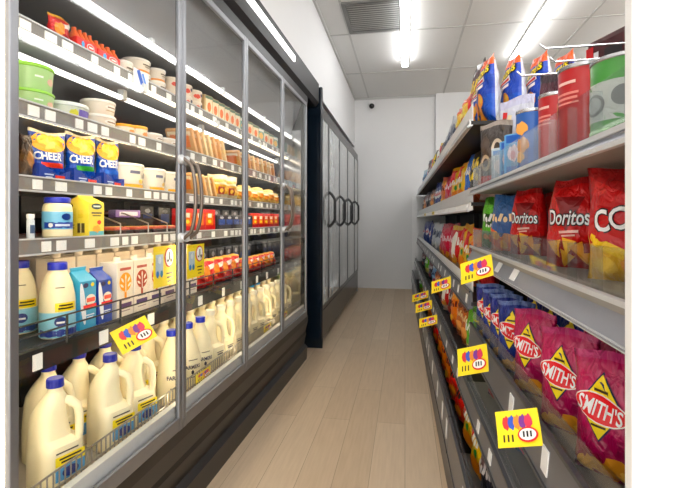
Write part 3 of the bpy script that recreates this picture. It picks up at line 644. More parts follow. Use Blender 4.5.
white_enamel = mat('white_enamel', (236, 236, 236), .35)
tube_day = lamp('tube_daylight', (255, 255, 255), 11)
def batten(x, y0, y1, label):
    t = thing('ceiling_batten'); t.location = (x, (y0 + y1) / 2, ZC); L2 = (y1 - y0) / 2
    bm = NB(); box(bm, -.045, .045, -L2, L2, -.03, 0, .004); obj('housing', bm, white_enamel, t)
    bm = NB(); prism(bm, [(-.042, -.03), (.042, -.03), (.036, -.066), (.02, -.075), (-.02, -.075), (-.036, -.066)], -L2 + .01, L2 - .01); obj('diffuser', bm, tube_day, t, label='glowing white diffuser')
    tag(t, label, 'ceiling light', 'ceiling light battens')
batten(0, 3.9, 5.5, 'long white light batten on the ceiling straight above the aisle end')
batten(1.28, 3.0, 5.6, 'long white light batten above the crisp shelves at the right')
batten(0, .2, 1.8, 'light batten on the ceiling above the near end of the aisle')
batten(1.28, -.6, 1.6, 'light batten on the ceiling right of the near aisle end')
batten(2.45, 2.6, 5.8, 'added light batten over the neighbouring aisle far right of the crisp shelves')  # side row added to brighten the far end and ceiling
batten(2.45, -1.0, 1.8, 'added light batten over the near end of the neighbouring aisle')  # near half of the added side row
batten(0, -2.2, -.8, 'light batten on the ceiling behind the aisle entrance')
# return-air grille
t = thing('ceiling_vent'); t.location = (-.26, 4.24, ZC - .006)
bm = NB(); 
for a in ((-.31, .25, .29, .33), (-.31, .25, -.33, -.29), (-.31, -.27, -.29, .29), (.21, .25, -.29, .29)): box(bm, a[0], a[1], a[2], a[3], -.008, .006)
obj('frame', bm, mat('vent_grey', (120, 120, 118), .5), t)
bm = NB()
for i in range(14):
    y = -.27 + i * .042; V = [(-.27, y, -.004), (.21, y, -.004), (.21, y + .03, .0045), (-.27, y + .03, .0045)]
    bm.faces.new([bm.verts.new(v) for v in V])
r_ = bmesh.ops.extrude_face_region(bm, geom=bm.faces[:]); bmesh.ops.translate(bm, vec=(0, 0, .0012), verts=[v for v in r_['geom'] if isinstance(v, bmesh.types.BMVert)])
obj('louvre', bm, mat('vent_dark', (92, 92, 90), .5), t)
tag(t, 'grey louvred return air grille set in the white ceiling', 'vent')
# camera on the back wall
t = thing('security_camera'); t.location = (-.52, YB, 2.95)
bm = NB(); box(bm, -.04, .04, -.05, 0, -.02, .05, .006); tube(bm, [(0, -.03, -.01), (0, -.06, -.035)], .014, 10); obj('mount', bm, white_enamel, t)
bm = NB(); bmesh.ops.create_uvsphere(bm, u_segments=20, v_segments=12, radius=.042); bmesh.ops.translate(bm, vec=(0, -.075, -.05), verts=bm.verts); obj('lens_dome', bm, mat('black_gloss', (18, 18, 20), .15), t, True, label='black dome')
tag(t, 'small black dome security camera high on the white back wall', 'security camera')

# ------------------------------------------------------------------ upright dairy fridge
steel = mat('brushed_aluminium', (150, 152, 156), .38, .8, var=.05)
steel2 = mat('satin_silver', (206, 208, 210), .4, .3)
black_m = mat('black_plastic', (28, 28, 30), .4)
inner = mat('fridge_liner', (120, 122, 126), .5)
inner_dark = mat('fridge_back', (52, 48, 46), .55)
strip_grey = mat('ticket_strip', (126, 122, 118), .4)
glassm = clear('door_glass', (254, 255, 255), refl=.7)
acryl = clear('acrylic', refl=.8, haze=.012)
acryl_d = clear('acrylic_divider', refl=.8, haze=.07)
led_warm = lamp('led_warm', (255, 232, 196), 1.3)
led_white = lamp('led_white', (255, 250, 242), 1.5)
led_fill = lamp('led_fill', (255, 232, 192), 8.5)
DD, US = .824, [.765, 1.461, 2.075, 2.70, 3.33]
FR = thing('dairy_fridge'); FR.matrix_world = MF
def fbox(bm, D0, D1, u0, u1, z0, z1, bevel=0.): box(bm, -D1, -D0, u0, u1, z0, z1, bevel)
u0, u1 = US[0] - .02, US[-1] + .02
bm = NB(); fbox(bm, .86, 1.58, u0 - .03, u0, 0, 2.06); obj('end_panel', bm, mat('end_white', (236, 236, 236), .4), FR, label='white end panel')
bm = NB(); fbox(bm, .86, 1.58, u1, u1 + .03, .0, 2.06); obj('end_panel', bm, black_m, FR)
bm = NB(); fbox(bm, 1.54, 1.58, u0, u1, .3, 1.9); obj('back_panel', bm, inner_dark, FR)
bm = NB(); fbox(bm, 1.0, 1.54, u0, u1, 1.80, 1.84); obj('inner_ceiling', bm, inner, FR)
bm = NB(); prism(bm, [(-.865, 2.03), (-.965, 1.765), (-1.0, 1.765), (-1.0, 2.03)], u0, u1); obj('header_panel', bm, mat('header_grey', (150, 151, 153), .3, .35), FR, label='sloping grey panel above the lamps')
bm = NB(); fbox(bm, .87, 1.54, u0, u1, .30, .365); obj('well_floor', bm, mat('well_grey', (170, 162, 146), .45), FR)
bm = NB(); fbox(bm, .845, .868, u0, u1, .30, .43); obj('sill', bm, steel2, FR)
bm = NB(); prism(bm, [(-.83, .345), (-.83, .30), (-.85, .22), (-.845, .2), (-.86, .12), (-.835, .1), (-.84, .0), (-1.5, 0), (-1.5, .3), (-.87, .3), (-.87, .345)], u0 - .03, u1 + .03); obj('kick_panel', bm, mat('kick_dark', (32, 29, 28), .35), FR, label='dark ribbed kick panel')
bm = NB(); prism(bm, [(-.826, 2.06), (-.80, 2.09), (-.80, 2.25), (-.9, 2.26), (-1.3, 2.06)], u0 - .03, u1 + .30); obj('canopy', bm, mat('canopy_black', (16, 16, 18), .5), FR, label='glossy black canopy')
bm = NB(); fbox(bm, .826, .9, u0, u1, 2.01, 2.06); obj('head_rail', bm, black_m, FR)
bm = NB(); fbox(bm, .785, .80, 1.3, 2.85, 2.155, 2.195, .004); obj('reflection_bar', bm, lamp('canopy_reflection', (255, 255, 255), 1.1), FR, label='glowing white bar standing in for a lamp reflection along the canopy')  # glowing bar stands in for the ceiling light mirrored in the canopy
for D, z, m, r in ((.955, 1.742, led_white, .012), (.985, 1.577, led_warm, .009), (1.07, 1.552, led_white, .009)):
    for a, b in zip(US, US[1:]):
        bm = NB(); tube(bm, [(-D, a + .012, z), (-D, b - .012, z)], r, 10); obj('lamp_tube', bm, m, FR)
        bm = NB(); box(bm, -D - .012, -D + .012, b - .011, b + .011, z - .008, z + .03 if D > 1 else z + .022); obj('lamp_clip', bm, steel2, FR)
SH = {'A': (1.62, 1.588), 'B': (1.406, 1.368), 'C': (1.211, 1.176), 'D': (1.045, 1.007), 'E': (.748, .69)}
def ticket(parent, poly_m, p, sx, sy, sz):
    pass
for key, (zt, zb) in SH.items():
    bm = NB(); fbox(bm, 1.004, 1.50, u0 + .002, u1 - .002, zt - .018, zt); sh = obj('shelf', bm, mat('shelf_grey', (150, 152, 156), .4) if key != 'E' else black_m, FR)
    bm = NB(); fbox(bm, .992, 1.004, u0 + .002, u1 - .002, zb, zt + .004); obj('price_strip', bm, (strip_grey if key != 'E' else black_m), sh)
    if key != 'E':
        bm = NB(); fbox(bm, .988, .9945, u0 + .002, u1 - .002, zb - .003, zb + .002); fbox(bm, .988, .9945, u0 + .002, u1 - .002, zt + .001, zt + .005); obj('strip_edge', bm, steel2, sh)
    rnd = random.Random(key); u = u0 + .05
    while u < u1 - .06:
        w = rnd.choice((.03, .034, .04)); hgt = (zt - zb) * .74
        bm = NB(); zz = (zt + zb) / 2
        fbox(bm, .9885, .9915, u, u + w, zz - hgt / 2, zz + hgt / 2); tk = obj('price_ticket', bm, ticket_mat(), sh)
        u += w + rnd.choice((.02, .045, .075, .11) if key != 'E' else (.16, .22))
bm = NB(); fbox(bm, .88, 1.54, u1 - .004, u1, .37, 1.8); obj('side_liner', bm, mat('polished_steel', (200, 200, 200), .12, .95), FR, label='polished steel side liner')
# brackets at the uprights
for u in US[1:-1]:
    bm = NB(); fbox(bm, 1.50, 1.535, u - .015, u + .015, .37, 1.8); obj('upright', bm, black_m, FR)
# added fill strips, hidden behind door stiles and shelf fronts to brighten the stock
for u in US[:-1]:
    bm = NB(); fbox(bm, .842, .849, u + .003, u + .021, .42, 1.72); obj('fill_strip', bm, led_fill, FR, label='slim added fill light strip behind a door stile')
for key, (zt, zb) in SH.items():
    if key in 'A': continue
    for a, b in zip(US, US[1:]):
        bm = NB(); fbox(bm, 1.008, 1.022, a + .02, b - .02, zb + .004, zb + .012); obj('fill_strip', bm, led_fill, FR, label='slim added fill light strip under a shelf front')
# wire fronts
bm = NB()
for z in (.764, .795, .826): tube(bm, [(-.985, u0 + .004, z), (-.985, u1 - .004, z)], .0028, 6)
u = u0 + .12
while u < u1: tube(bm, [(-.985, u, .745), (-.985, u, .826)], .0035, 6); u += .235
obj('wire_front', bm, black_m, FR, label='black wire front')
bm = NB(); chrome = mat('chrome_wire', (170, 166, 158), .3, .8)
for z in (.385, .425, .468): tube(bm, [(-.885, u0 + .004, z), (-.885, u1 - .004, z)], .0028, 6)
u = u0 + .01
while u < u1: tube(bm, [(-.8855, u, .367), (-.8855, u, .468)], .0022, 5); u += .019
obj('wire_front', bm, chrome, FR, label='closely spaced wire basket front')
# meat dividers on shelf D
for px in (118, 146, 165):
    u = fu(px, 1.02); bm = NB()
    tube(bm, [(-1.01, u, 1.05), (-1.01, u, 1.085), (-1.12, u, 1.125), (-1.4, u, 1.125)], .0028, 6); obj('wire_divider', bm, chrome, FR)
bm = NB(); fbox(bm, 1.12, 1.4, 1.38, 1.78, 1.07, 1.105); obj('black_riser', bm, black_m, FR)
# doors
for i, (a, b) in enumerate(zip(US, US[1:])):
    bm = NB(); s = .025
    fbox(bm, DD, DD + .014, a + .002, a + s, .375, 2.01, .003); fbox(bm, DD, DD + .014, b - s, b - .002, .375, 2.01, .003)
    fbox(bm, DD, DD + .014, a + s, b - s, .345, .392, .003); fbox(bm, DD, DD + .014, a + s, b - s, 1.98, 2.008, .003)
    fbox(bm, DD, DD + .014, a + .002, a + s, .345, .375); fbox(bm, DD, DD + .014, b - s, b - .002, .345, .375)
    d = obj('door', bm, steel, FR, label='silver framed glass door')
    bm = NB(); fbox(bm, DD + .006, DD + .0085, a + s - .002, b - s + .002, .391, 1.981); obj('glass_pane', bm, glassm, d, label='clear glass pane')
    bm = NB(); fbox(bm, DD + .014, DD + .018, a + .006, a + .02, .36, 2.0); fbox(bm, DD + .014, DD + .018, b - .02, b - .006, .36, 2.0); obj('gasket', bm, mat('gasket_grey', (70, 70, 72), .6), d)
    uh = b - .018 if i in (0, 2) else a + .018; sg = -1 if i in (0, 2) else 1
    bm = NB(); pts = []
    for q in range(13):
        f = q / 12; z = 1.03 + .29 * f; out = .05 * sin(pi * f) ** .35 if 0 < f < 1 else 0
        pts.append((-(DD - .012 - out), uh + sg * .004, z))
    tube(bm, pts, .0068, 10); obj('handle', bm, mat('bronze_handle', (120, 108, 98), .3, .7), d, True, label='bowed bronze pull handle')
    for z in (1.035, 1.315):
        bm = NB(); lathe(bm, [(.017, -.001), (.0175, .002), (.0175, .008), (.013, .011), (.012, .016), (.011, .018)], 18)
        bmesh.ops.transform(bm, matrix=Matrix.Translation((-DD, uh, z)) @ Matrix.Rotation(pi / 2, 4, 'Y'), verts=bm.verts)
        obj('handle_mount', bm, steel2, d, True)
tag(FR, 'tall dairy fridge with four silver framed glass doors along the left', 'fridge')

# ------------------------------------------------------------------ stock in the fridge
ORD = ['first', 'second', 'third', 'fourth', 'fifth', 'sixth', 'seventh', 'eighth', 'ninth', 'tenth', 'eleventh', 'twelfth', 'thirteenth', 'fourteenth', 'fifteenth', 'sixteenth', 'seventeenth', 'eighteenth', 'nineteenth', 'twentieth', 'twenty-first', 'twenty-second', 'twenty-third', 'twenty-fourth']
FRZ = RF + pi / 2
def fi(key, px0, px1, ytop, Df, zs, label, cat, group=None, turn=0., h=None, dscale=True, lift=0., lean=0., tilt=0.):
    """a product whose front spans px0..px1 at front depth Df, standing on height zs"""
    a, b = fu(px0, Df), fu(px1, Df); w = b - a; uc = (a + b) / 2
    n = NOM[key]; hh = h or (fz(ytop, uc, Df) - zs)
    d = n[1] * (w / n[0] if dscale else 1)
    return put(key, fw(uc, Df + d / 2, zs + lift), FRZ + radians(turn), label, cat, group, (w, d, hh), lean=lean, tilt=tilt)
def fp(key, u, D, z, label, cat, group=None, turn=0., dims=None, lean=0., tilt=0.):
    return put(key, fw(u, D, z), FRZ + radians(turn), label, cat, group, dims, lean=lean, tilt=tilt)

E = .001
# bottom well: jugs
ZW = .365 + E
row = [(1.05, 'jug_navy'), (1.274, 'jug_navy'), (1.402, 'jug_navy')]
lab = ['big milk jug with blue cap nearest the corner, front of the well', 'big milk jug with blue cap, second along the front of the well', 'big milk jug with blue cap next left of the slim bottles']
for (u, k), l in zip(row, lab): fp(k, u, .978, ZW, l, 'milk', 'front row of milk jugs', turn=-18)
lab2 = ['blue capped milk jug behind the frontmost corner jug', 'blue capped milk jug in the gap behind the front jugs', 'blue capped milk jug under the yellow shelf tag', 'blue capped milk jug in the second row left of the door post']
for u, l in zip((1.16, 1.286, 1.412, 1.54), lab2): fp('jug_navy', u, 1.105, ZW, l, 'milk', 'second row of milk jugs', turn=-14)
for u, l in zip((1.62, 1.745, 1.86), ('slim round milk bottle with blue cap just left of the door post', 'slim round blue capped milk bottle half behind the door post', 'slim round blue capped milk bottle just right of the door post')):
    fp('farm_bottle', u, .962, ZW, l, 'milk', 'slim blue capped bottles', turn=-35)
for i in range(11):
    u = 1.985 + i * .1185; k = 'jug_white'
    fp(k, u, .975, ZW, 'pale capped milk jug, %s along the front row from the slim bottles' % ORD[i], 'milk', 'long front row of milk jugs', turn=-12)
for i in range(14):
    u = 1.67 + i * .119; k = 'jug_sky' if i in (9, 10, 11) else 'jug_white'
    fp(k, u, 1.105, ZW, '%s capped milk jug, %s along the second row from the door post' % ('sky blue' if 'sky' in k else 'pale', ORD[i]), 'milk', 'second row of milk jugs', turn=-12)
for i in range(14):
    u = 1.67 + i * .119; k = 'jug_sky' if i in (8, 9, 10, 11) else 'jug_white'
    fp(k, u, 1.235, ZW, '%s capped milk jug, %s along the third row of the well' % ('sky blue' if 'sky' in k else 'pale', ORD[i]), 'milk', 'third row of milk jugs', turn=-12)

# shelf E
z = SH['E'][0] + E
fp('litre_bottle', fu(57.5, 1.06), 1.06, z, 'round milk bottle with pale blue sleeve, front left of the carton shelf', 'milk', turn=-38, dims=(.096, .096, .222))
fp('litre_bottle', 1.165, 1.215, z, 'round milk bottle with pale blue sleeve half hidden at the left edge', 'milk', turn=-38, dims=(.096, .096, .222))
fi('carton_sky', 80, 96, 267, 1.02, z, 'sky blue gable top milk carton beside the round milk bottle', 'milk carton')
fi('carton_royal', 98.5, 112, 267, 1.02, z, 'royal blue gable top milk carton beside the sky blue one', 'milk carton')
uu = [1.365 + .097 * i for i in range(6)]
ok = ['oat_gold', 'oat_brown', 'oat_rust', 'oat_gold', 'oat_brown', 'oat_gold']
cn = {'oat_gold': 'gold', 'oat_brown': 'dark brown', 'oat_rust': 'rust'}
for i, (u, k) in enumerate(zip(uu, ok)):
    fp(k, u + .045, 1.056, z, 'cream carton with a %s tree, %s carton from the blue cartons' % (cn[k], ORD[i]), 'milk carton', 'tree cartons at the shelf front', dims=(.09, .07, .2))
for i in range(9):
    fp('plain_carton', 1.26 + .098 * i, 1.17, z, 'beige capped carton in the row behind, %s from the left' % ORD[i], 'milk carton', 'beige cartons behind the front row', dims=(.09, .07, .225))
for i in range(9):
    fp('plain_carton', 1.30 + .098 * i, 1.28, z, 'beige capped carton in the rearmost row, %s from the left' % ORD[i], 'milk carton', 'beige cartons at the back of the shelf', dims=(.09, .07, .225))
for i in range(5):
    fp('red_pouch', 2.01 + i * .112, 1.062, z + .009, 'red meat pouch on the carton shelf, %s along from the cartons' % ORD[i], 'meat pack', 'red pouches on the carton shelf', turn=-25, dims=(.125, .055, .135), lean=-.14)
for i in range(6):
    fp('red_pouch', 2.6 + i * .112, 1.06, z + .009, 'red pouch on the carton shelf behind the third and fourth doors, %s along' % ORD[i], 'meat pack', 'red pouches far along the carton shelf', turn=-20, dims=(.11, .05, .1), lean=-.2)
for i in range(9):
    fp('jar_pack', 2.2 + i * .12, 1.27, z, 'dark pack behind the red pouches on the carton shelf, %s along' % ORD[i], 'pack', 'dark packs behind the red pouches', dims=(.1, .06, .17))

# shelf D
z = SH['D'][0] + E
fi('small_jar', 30.5, 37, 214, 1.02, z, 'small white lidded yoghurt drink at the left edge by the cream jar', 'yoghurt drink')
fp('cream_jar', fu(57.5, 1.06), 1.06, z, 'cream jar with blue lid beside the yellow carton', 'cream jar', turn=-38, dims=(.08, .08, .12))
fi('custard_carton', 88.5, 104, 193.5, 1.02, z, 'bright yellow gable top carton right of the cream jar', 'custard carton', dscale=False)
for i in range(4):
    fp('meat_tray', 1.40 + i * .115, 1.065, z, 'black tray of red meat in the wire bays, %s from the yellow carton' % ORD[i], 'meat tray', 'meat trays in the wire bays', turn=90, dims=(.1, .1, .03))
for i, u in enumerate((1.44, 1.655)):
    fp('meat_tray', u, 1.24, z + .06, 'black meat tray on the raised back step, %s one' % ('left' if i == 0 else 'right'), 'meat tray', 'meat trays on the back step', turn=90, dims=(.09, .11, .03))
fp('purple_pack', 1.57, 1.14, z + .062, 'lilac and white pack lying on the black step above the meat trays', 'meat pack', turn=-20, lean=.0)
for i, u in enumerate((1.88, 2.0, 2.105)):
    fp('red_meat', u, 1.06, z, 'red pack with an orange window on the jar shelf, %s right of the post' % ORD[i], 'meat pack', 'red packs on the jar shelf', turn=-14, dims=(.095, .05, .105))
for i in range(5):
    fp('jar_pack', 2.24 + i * .1, 1.06, z, 'dark pack with blue label on the jar shelf, %s after the red packs' % ORD[i], 'pack', 'dark blue packs on the jar shelf', turn=-10, dims=(.09, .06, .08))
for i in range(5):
    fp('red_meat', 2.76 + i * .11, 1.06, z, 'red pack behind the fourth door on the jar shelf, %s along' % ORD[i], 'meat pack', 'red packs behind the fourth door', turn=-14, dims=(.095, .05, .095))
for i in range(9):
    fp('jar_pack', 1.92 + i * .15, 1.3, z, 'dark pack at the back of the jar shelf, %s right of the post' % ORD[i], 'pack', 'dark packs at the back of the jar shelf', dims=(.11, .06, .12))

# shelf C
z = SH['C'][0] + E
fi('dark_pouch', 28, 38, 134, 1.03, z, 'brown pouch at the left edge beside the first blue cheese packet', 'cheese packet', dscale=False, turn=-15)
for k, a, b, yt, l in (('cheer_red', 39, 68, 131, 'blue cheese packet with a red stripe, leftmost of the three'), ('cheer_green', 75, 98, 134, 'blue cheese packet with a green stripe, middle of the three'), ('cheer_blue', 104.5, 121.5, 140, 'blue cheese packet with a blue stripe, rightmost of the three')):
    fi(k, a, b, yt, 1.05, z + .003, l, 'cheese packet', 'blue cheese packets', dscale=False, turn=-20)
    nw = {'cheer_red': 'under the red striped', 'cheer_green': 'under the green striped', 'cheer_blue': 'under the blue striped'}[k]
    a2, b2 = (38, 70) if k == 'cheer_red' else ((73, 101) if k == 'cheer_green' else (103, 124))
    put('cheer_tray', fw((fu(a2, 1.02) + fu(b2, 1.02)) / 2, 1.06, z - .0005), FRZ, 'blue card display tray ' + nw + ' cheese packet', 'display tray', None, (fu(b2, 1.02) - fu(a2, 1.02) - .004, .085, .05))
fi('tub_big', 127, 153, 164, 1.02, z, 'large white yoghurt tub next to the cheese packets', 'yoghurt tub', h=.098)
fi('tub_big', 154, 172, 166, 1.02, z, 'white yoghurt tub, second from the cheese packets', 'yoghurt tub', h=.096)
fi('tub_big', 172.5, 188, 168, 1.02, z, 'white yoghurt tub half behind the door post', 'yoghurt tub', h=.096)
for i in range(5):
    fp('dark_pouch', 1.36 + i * .11, 1.3, z, 'dark hanging packet behind the yoghurt tubs, %s from the left' % ORD[i], 'packet', 'dark packets behind the yoghurt tubs', dims=(.1, .05, .14))
for i in range(5):
    fp(('slice_pack', 'wrap_pack')[i % 2], 1.94 + i * .052, 1.08, z + .006, 'leaning cheese pack on the yoghurt shelf, %s right of the post' % ORD[i], 'cheese pack', 'leaning packs on the yoghurt shelf', turn=-84, dims=(.12, .022, .115), lean=.55)
for i in range(2):
    fp('cheese_bag', 2.245 + i * .135, 1.06, z, '%s shredded cheese bag just left of the second door post' % ('first plump' if i == 0 else 'second plump'), 'cheese bag', 'plump cheese bags', turn=-20, dims=(.15, .07, .135))
for i in range(7):
    fp('cheese_wedge', 2.5 + i * .114, 1.055, z, 'yellow wrapped cheese on the yoghurt shelf, %s past the plump bags' % ORD[i], 'cheese', 'wrapped cheese on the yoghurt shelf', turn=-20, dims=(.12, .075, .085 + .02 * (i % 2)))
for i in range(8):
    fp('jar_pack', 2.3 + i * .12, 1.25, z, 'dark pack behind the wrapped cheese, %s along' % ORD[i], 'pack', 'dark packs behind the wrapped cheese', dims=(.1, .06, .11))

# shelf B
z = SH['B'][0] + E
fi('tub_green', 28, 66, 86, 1.03, z, 'lower lime lidded salad tub of the stack at the far left', 'salad tub', h=.058)
fi('tub_green', 29, 65, 62, 1.035, z + .0585, 'upper lime lidded salad tub of the stack at the far left', 'salad tub', h=.075)
fi('tub_clear', 67, 99, 97, 1.03, z, 'pale dip tub with a purple label beside the lime tubs', 'dip tub', h=.058)
fi('tub_cream', 100, 124, 103, 1.03, z, 'lower cream dip tub right of the purple labelled tub', 'dip tub', h=.052)
fi('tub_cream', 101, 123, 88, 1.035, z + .0525, 'upper cream dip tub stacked right of the purple labelled tub', 'dip tub', h=.052)
fi('tub_orange', 125.5, 140, 120, 1.03, z, 'small cream dip tub right of the cream stack', 'dip tub', h=.045)
fi('tub_orange', 139.5, 152.5, 117, 1.03, z, 'small orange lidded tub on the salad shelf', 'dip tub', h=.055)
fi('tub_cream', 153.5, 168, 128, 1.03, z, 'cream tub between the orange lid and the door post', 'dip tub', h=.046)
fi('tub_cream', 169, 182, 130, 1.03, z, 'cream tub on the salad shelf at the door post', 'dip tub', h=.046)
for i in range(7):
    fp(('slice_pack', 'wrap_pack')[(i // 2) % 2], 1.94 + i * .056, 1.085, z + .006, 'leaning flat pack on the salad shelf, %s right of the post' % ORD[i], 'cheese pack', 'leaning packs on the salad shelf', turn=-84, dims=(.13, .024, .13), lean=.55)
for i in range(3):
    fp('red_box', 2.37 + i * .09, 1.19, z, 'red box behind the second door post on the salad shelf, %s along' % ORD[i], 'cheese box', 'red boxes on the salad shelf', dims=(.085, .05, .13))
for i in range(9):
    fp(('slice_pack', 'wrap_pack')[i % 2], 2.5 + i * .08, 1.085, z + .006, 'leaning pack on the salad shelf behind the far doors, %s along' % ORD[i], 'cheese pack', 'leaning packs behind the far doors', turn=-84, dims=(.12, .03, .11), lean=.55)

# shelf A
z = SH['A'][0] + E
fi('red_pouch', 52, 74, 30, 1.03, z, 'yellow and red pouch at the top left corner of the top shelf', 'cheese pouch', h=.085)
fi('red_multi', 78, 98, 38, 1.03, z, 'left red sleeve of pots on the top fridge shelf', 'yoghurt pack', h=.085, dscale=False)
fi('red_multi', 99, 121.5, 48, 1.03, z, 'right red sleeve of pots on the top fridge shelf', 'yoghurt pack', h=.08, dscale=False)
fi('tub_band', 124, 138, 62, 1.03, z, 'cream tub just right of the red sleeves, single', 'yoghurt tub', h=.062)
for px0, px1, nm in ((139.5, 157, 'left'), (158.5, 170, 'right')):
    fi('tub_band', px0, px1, 72, 1.03, z, 'lower orange banded tub of the %s stack, top shelf' % nm, 'yoghurt tub', 'orange banded tubs', h=.053)
    fi('tub_band', px0 + .4, px1 - .4, 60, 1.032, z + .0535, 'upper orange banded tub of the %s stack, top shelf' % nm, 'yoghurt tub', 'orange banded tubs', h=.053)
for i in range(5):
    fp('tub_dark', 1.3 + i * .105, 1.24, z, 'dark tub standing at the back of the top shelf, %s along' % ORD[i], 'dip tub', 'dark tubs at the back of the top shelf', dims=(.1, .1, .11))
for i in range(3):
    for j in range(2):
        fp('tub_red', 1.80 + i * .097, 1.075, z + j * .0535, '%s fruit yoghurt tub right of the post, stack %s' % (('lower', 'upper')[j], ('one', 'two', 'three')[i]), 'yoghurt tub', 'stacked fruit yoghurt tubs', turn=-30, dims=(.095, .095, .053))
for i in range(6):
    fp('snack_box', 2.1 + i * .073, 1.06, z, 'tan snack box with an orange picture on top shelf, %s along' % ORD[i], 'snack box', 'tan snack boxes', turn=-14, dims=(.066, .05, .115))
for i in range(7):
    k = ('teal_box', 'snack_box', 'snack_box')[i % 3]
    fp(k, 2.56 + i * .105, 1.06, z, '%s box on the top shelf past the tan boxes, %s along' % ('teal' if k == 'teal_box' else 'tan', ORD[i]), 'snack box', 'boxes at the far end of the top shelf', turn=-10, dims=(.09, .05, .105))

# yellow offer cards
def offer(name, w, h, loc, rz, label, lean=0., bend=.0, variant=0, rx=0.):
    t = thing(name); bm = NB(); n = 8; top = []; 
    yl = mat('offer_yellow', (252, 222, 22), .45, var=.02)
    surf = lambda x, z, o: Vector((x, -o - bend * (z / h) ** 2, z))
    fr, bk = [], []
    for j in range(n + 1):
        z_ = h * j / n
        fr.append([bm.verts.new(surf(sx * w / 2, z_, .0006)) for sx in (-1, 1)]); bk.append([bm.verts.new(surf(sx * w / 2, z_, -.0006)) for sx in (-1, 1)])
    for j in range(n):
        bm.faces.new((fr[j][0], fr[j][1], fr[j + 1][1], fr[j + 1][0])); bm.faces.new((bk[j][1], bk[j][0], bk[j + 1][0], bk[j + 1][1]))
        for s in (0, 1): bm.faces.new((fr[j][s], bk[j][s], bk[j + 1][s], fr[j + 1][s]))
    bm.faces.new((fr[0][0], bk[0][0], bk[0][1], fr[0][1])); bm.faces.new((fr[n][0], fr[n][1], bk[n][1], bk[n][0]))
    obj('card', bm, yl, t)
    if variant == 0:
        sp = [S('price_ring', 'ell', .2 * w, .7 * h, .44 * w, .5 * h, (200, 30, 34)), S('price_ring', 'ell', .2 * w, .7 * h, .36 * w, .43 * h, (250, 250, 248), off=.002)]
        sp += [S('price_digit', 'rect', .2 * w, .74 * h, .05 * w, .2 * h, BLK, off=.0032), S('price_digit', 'ell', .28 * w, .62 * h, .1 * w, .1 * h, BLK, off=.0032), S('price_digit', 'rect', .12 * w, .62 * h, .08 * w, .05 * h, BLK, off=.0032)]
        sp += [S('product_picture', 'rect', -.25 * w, .55 * h, .34 * w, .5 * h, (190, 206, 216)), S('product_picture', 'blob', -.34 * w, .32 * h, .14 * w, .2 * h, (40, 120, 190), off=.002), S('product_picture', 'blob', -.16 * w, .32 * h, .14 * w, .2 * h, (46, 130, 170), off=.002), S('product_picture', 'blob', -.25 * w, .66 * h, .16 * w, .2 * h, (230, 236, 240), off=.002)]
        sp += [S('print_line', 'rect', .22 * w, .3 * h, .3 * w, .04 * h, (70, 60, 20)), S('print_line', 'rect', .22 * w, .2 * h, .26 * w, .04 * h, (70, 60, 20)), S('print_line', 'rect', .22 * w, .1 * h, .2 * w, .03 * h, (70, 60, 20))]
    else:
        sp = [S('product_picture', 'blob', (-.26 + .13 * i) * w, .66 * h, .2 * w, .42 * h, c, off=.0012 + .0003 * i) for i, c in enumerate([(200, 60, 60), (60, 90, 180), (220, 140, 60), (120, 60, 140), (200, 60, 90)])]
        sp += [S('price_ring', 'ell', .22 * w, .3 * h, .46 * w, .42 * h, (206, 40, 44), off=.003), S('price_ring', 'ell', .22 * w, .3 * h, .38 * w, .32 * h, (250, 246, 240), off=.0042)]
        sp += [S('price_digit', 'rect', (.14 + .08 * i) * w, .3 * h, .04 * w, .16 * h, BLK, off=.0052) for i in range(3)] + [S('print_line', 'rect', (-.34 + .1 * i) * w, .24 * h, .04 * w, .2 * h, (60, 50, 20), off=.0012) for i in range(3)]
    marks(t, surf, sp)
    t.location = loc; t.rotation_euler = (rx, lean, rz)
    return tag(t, label, 'price sign')
ua, ub = fu(153.5, .862), fu(175, .862)
offer('promo_sign', ub - ua, fz(244, ua, .862) - fz(286, ua, .862), fw((ua + ub) / 2, .862, fz(286, (ua + ub) / 2, .862)), FRZ, 'yellow price card inside the first glass door left of the handles')
ua, ub = fu(187, .862), fu(204, .862)
offer('promo_sign', ub - ua, fz(243, ua, .862) - fz(277, ua, .862), fw((ua + ub) / 2, .862, fz(277, (ua + ub) / 2, .862)), FRZ, 'yellow price card inside the second glass door right of the handles')
u = fu(122, .97); offer('promo_sign', .125, .085, fw(u, .90, .68), FRZ - .5, 'yellow offer tag hanging over the blue capped milk jugs', bend=.01, variant=1, rx=-.7, lean=-.3)
for px, py, l in ((204, 402, 'yellow offer strip on the fridge sill below the second door'), (268, 347, 'yellow offer strip on the fridge sill below the third door'), (285, 329, 'yellow offer strip on the fridge sill below the fourth door')):
    u = fu(px, .872); offer('promo_sign', .13, .035, fw(u, .8755, .43), FRZ, l, variant=1, rx=.0)
u = fu(137, 1.0); 
t = thing('promo_sign'); 
bm = NB(); box(bm, -.045, .045, -.0015, 0, 0, .07); obj('card', bm, C((226, 228, 232), .4), t)
marks(t, flat_front(-.0015), [S('swoosh', 'rect', -.008, .045, .02, .05, (40, 90, 180), rot=28), S('swoosh', 'rect', .018, .04, .012, .05, (90, 140, 210), rot=28), S('print_line', 'rect', 0, .01, .06, .008, (170, 176, 190))])
t.location = fw(u, .984, 1.573); t.rotation_euler = (0, 0, FRZ); tag(t, 'white and blue card clipped on the top fridge shelf edge', 'price sign')

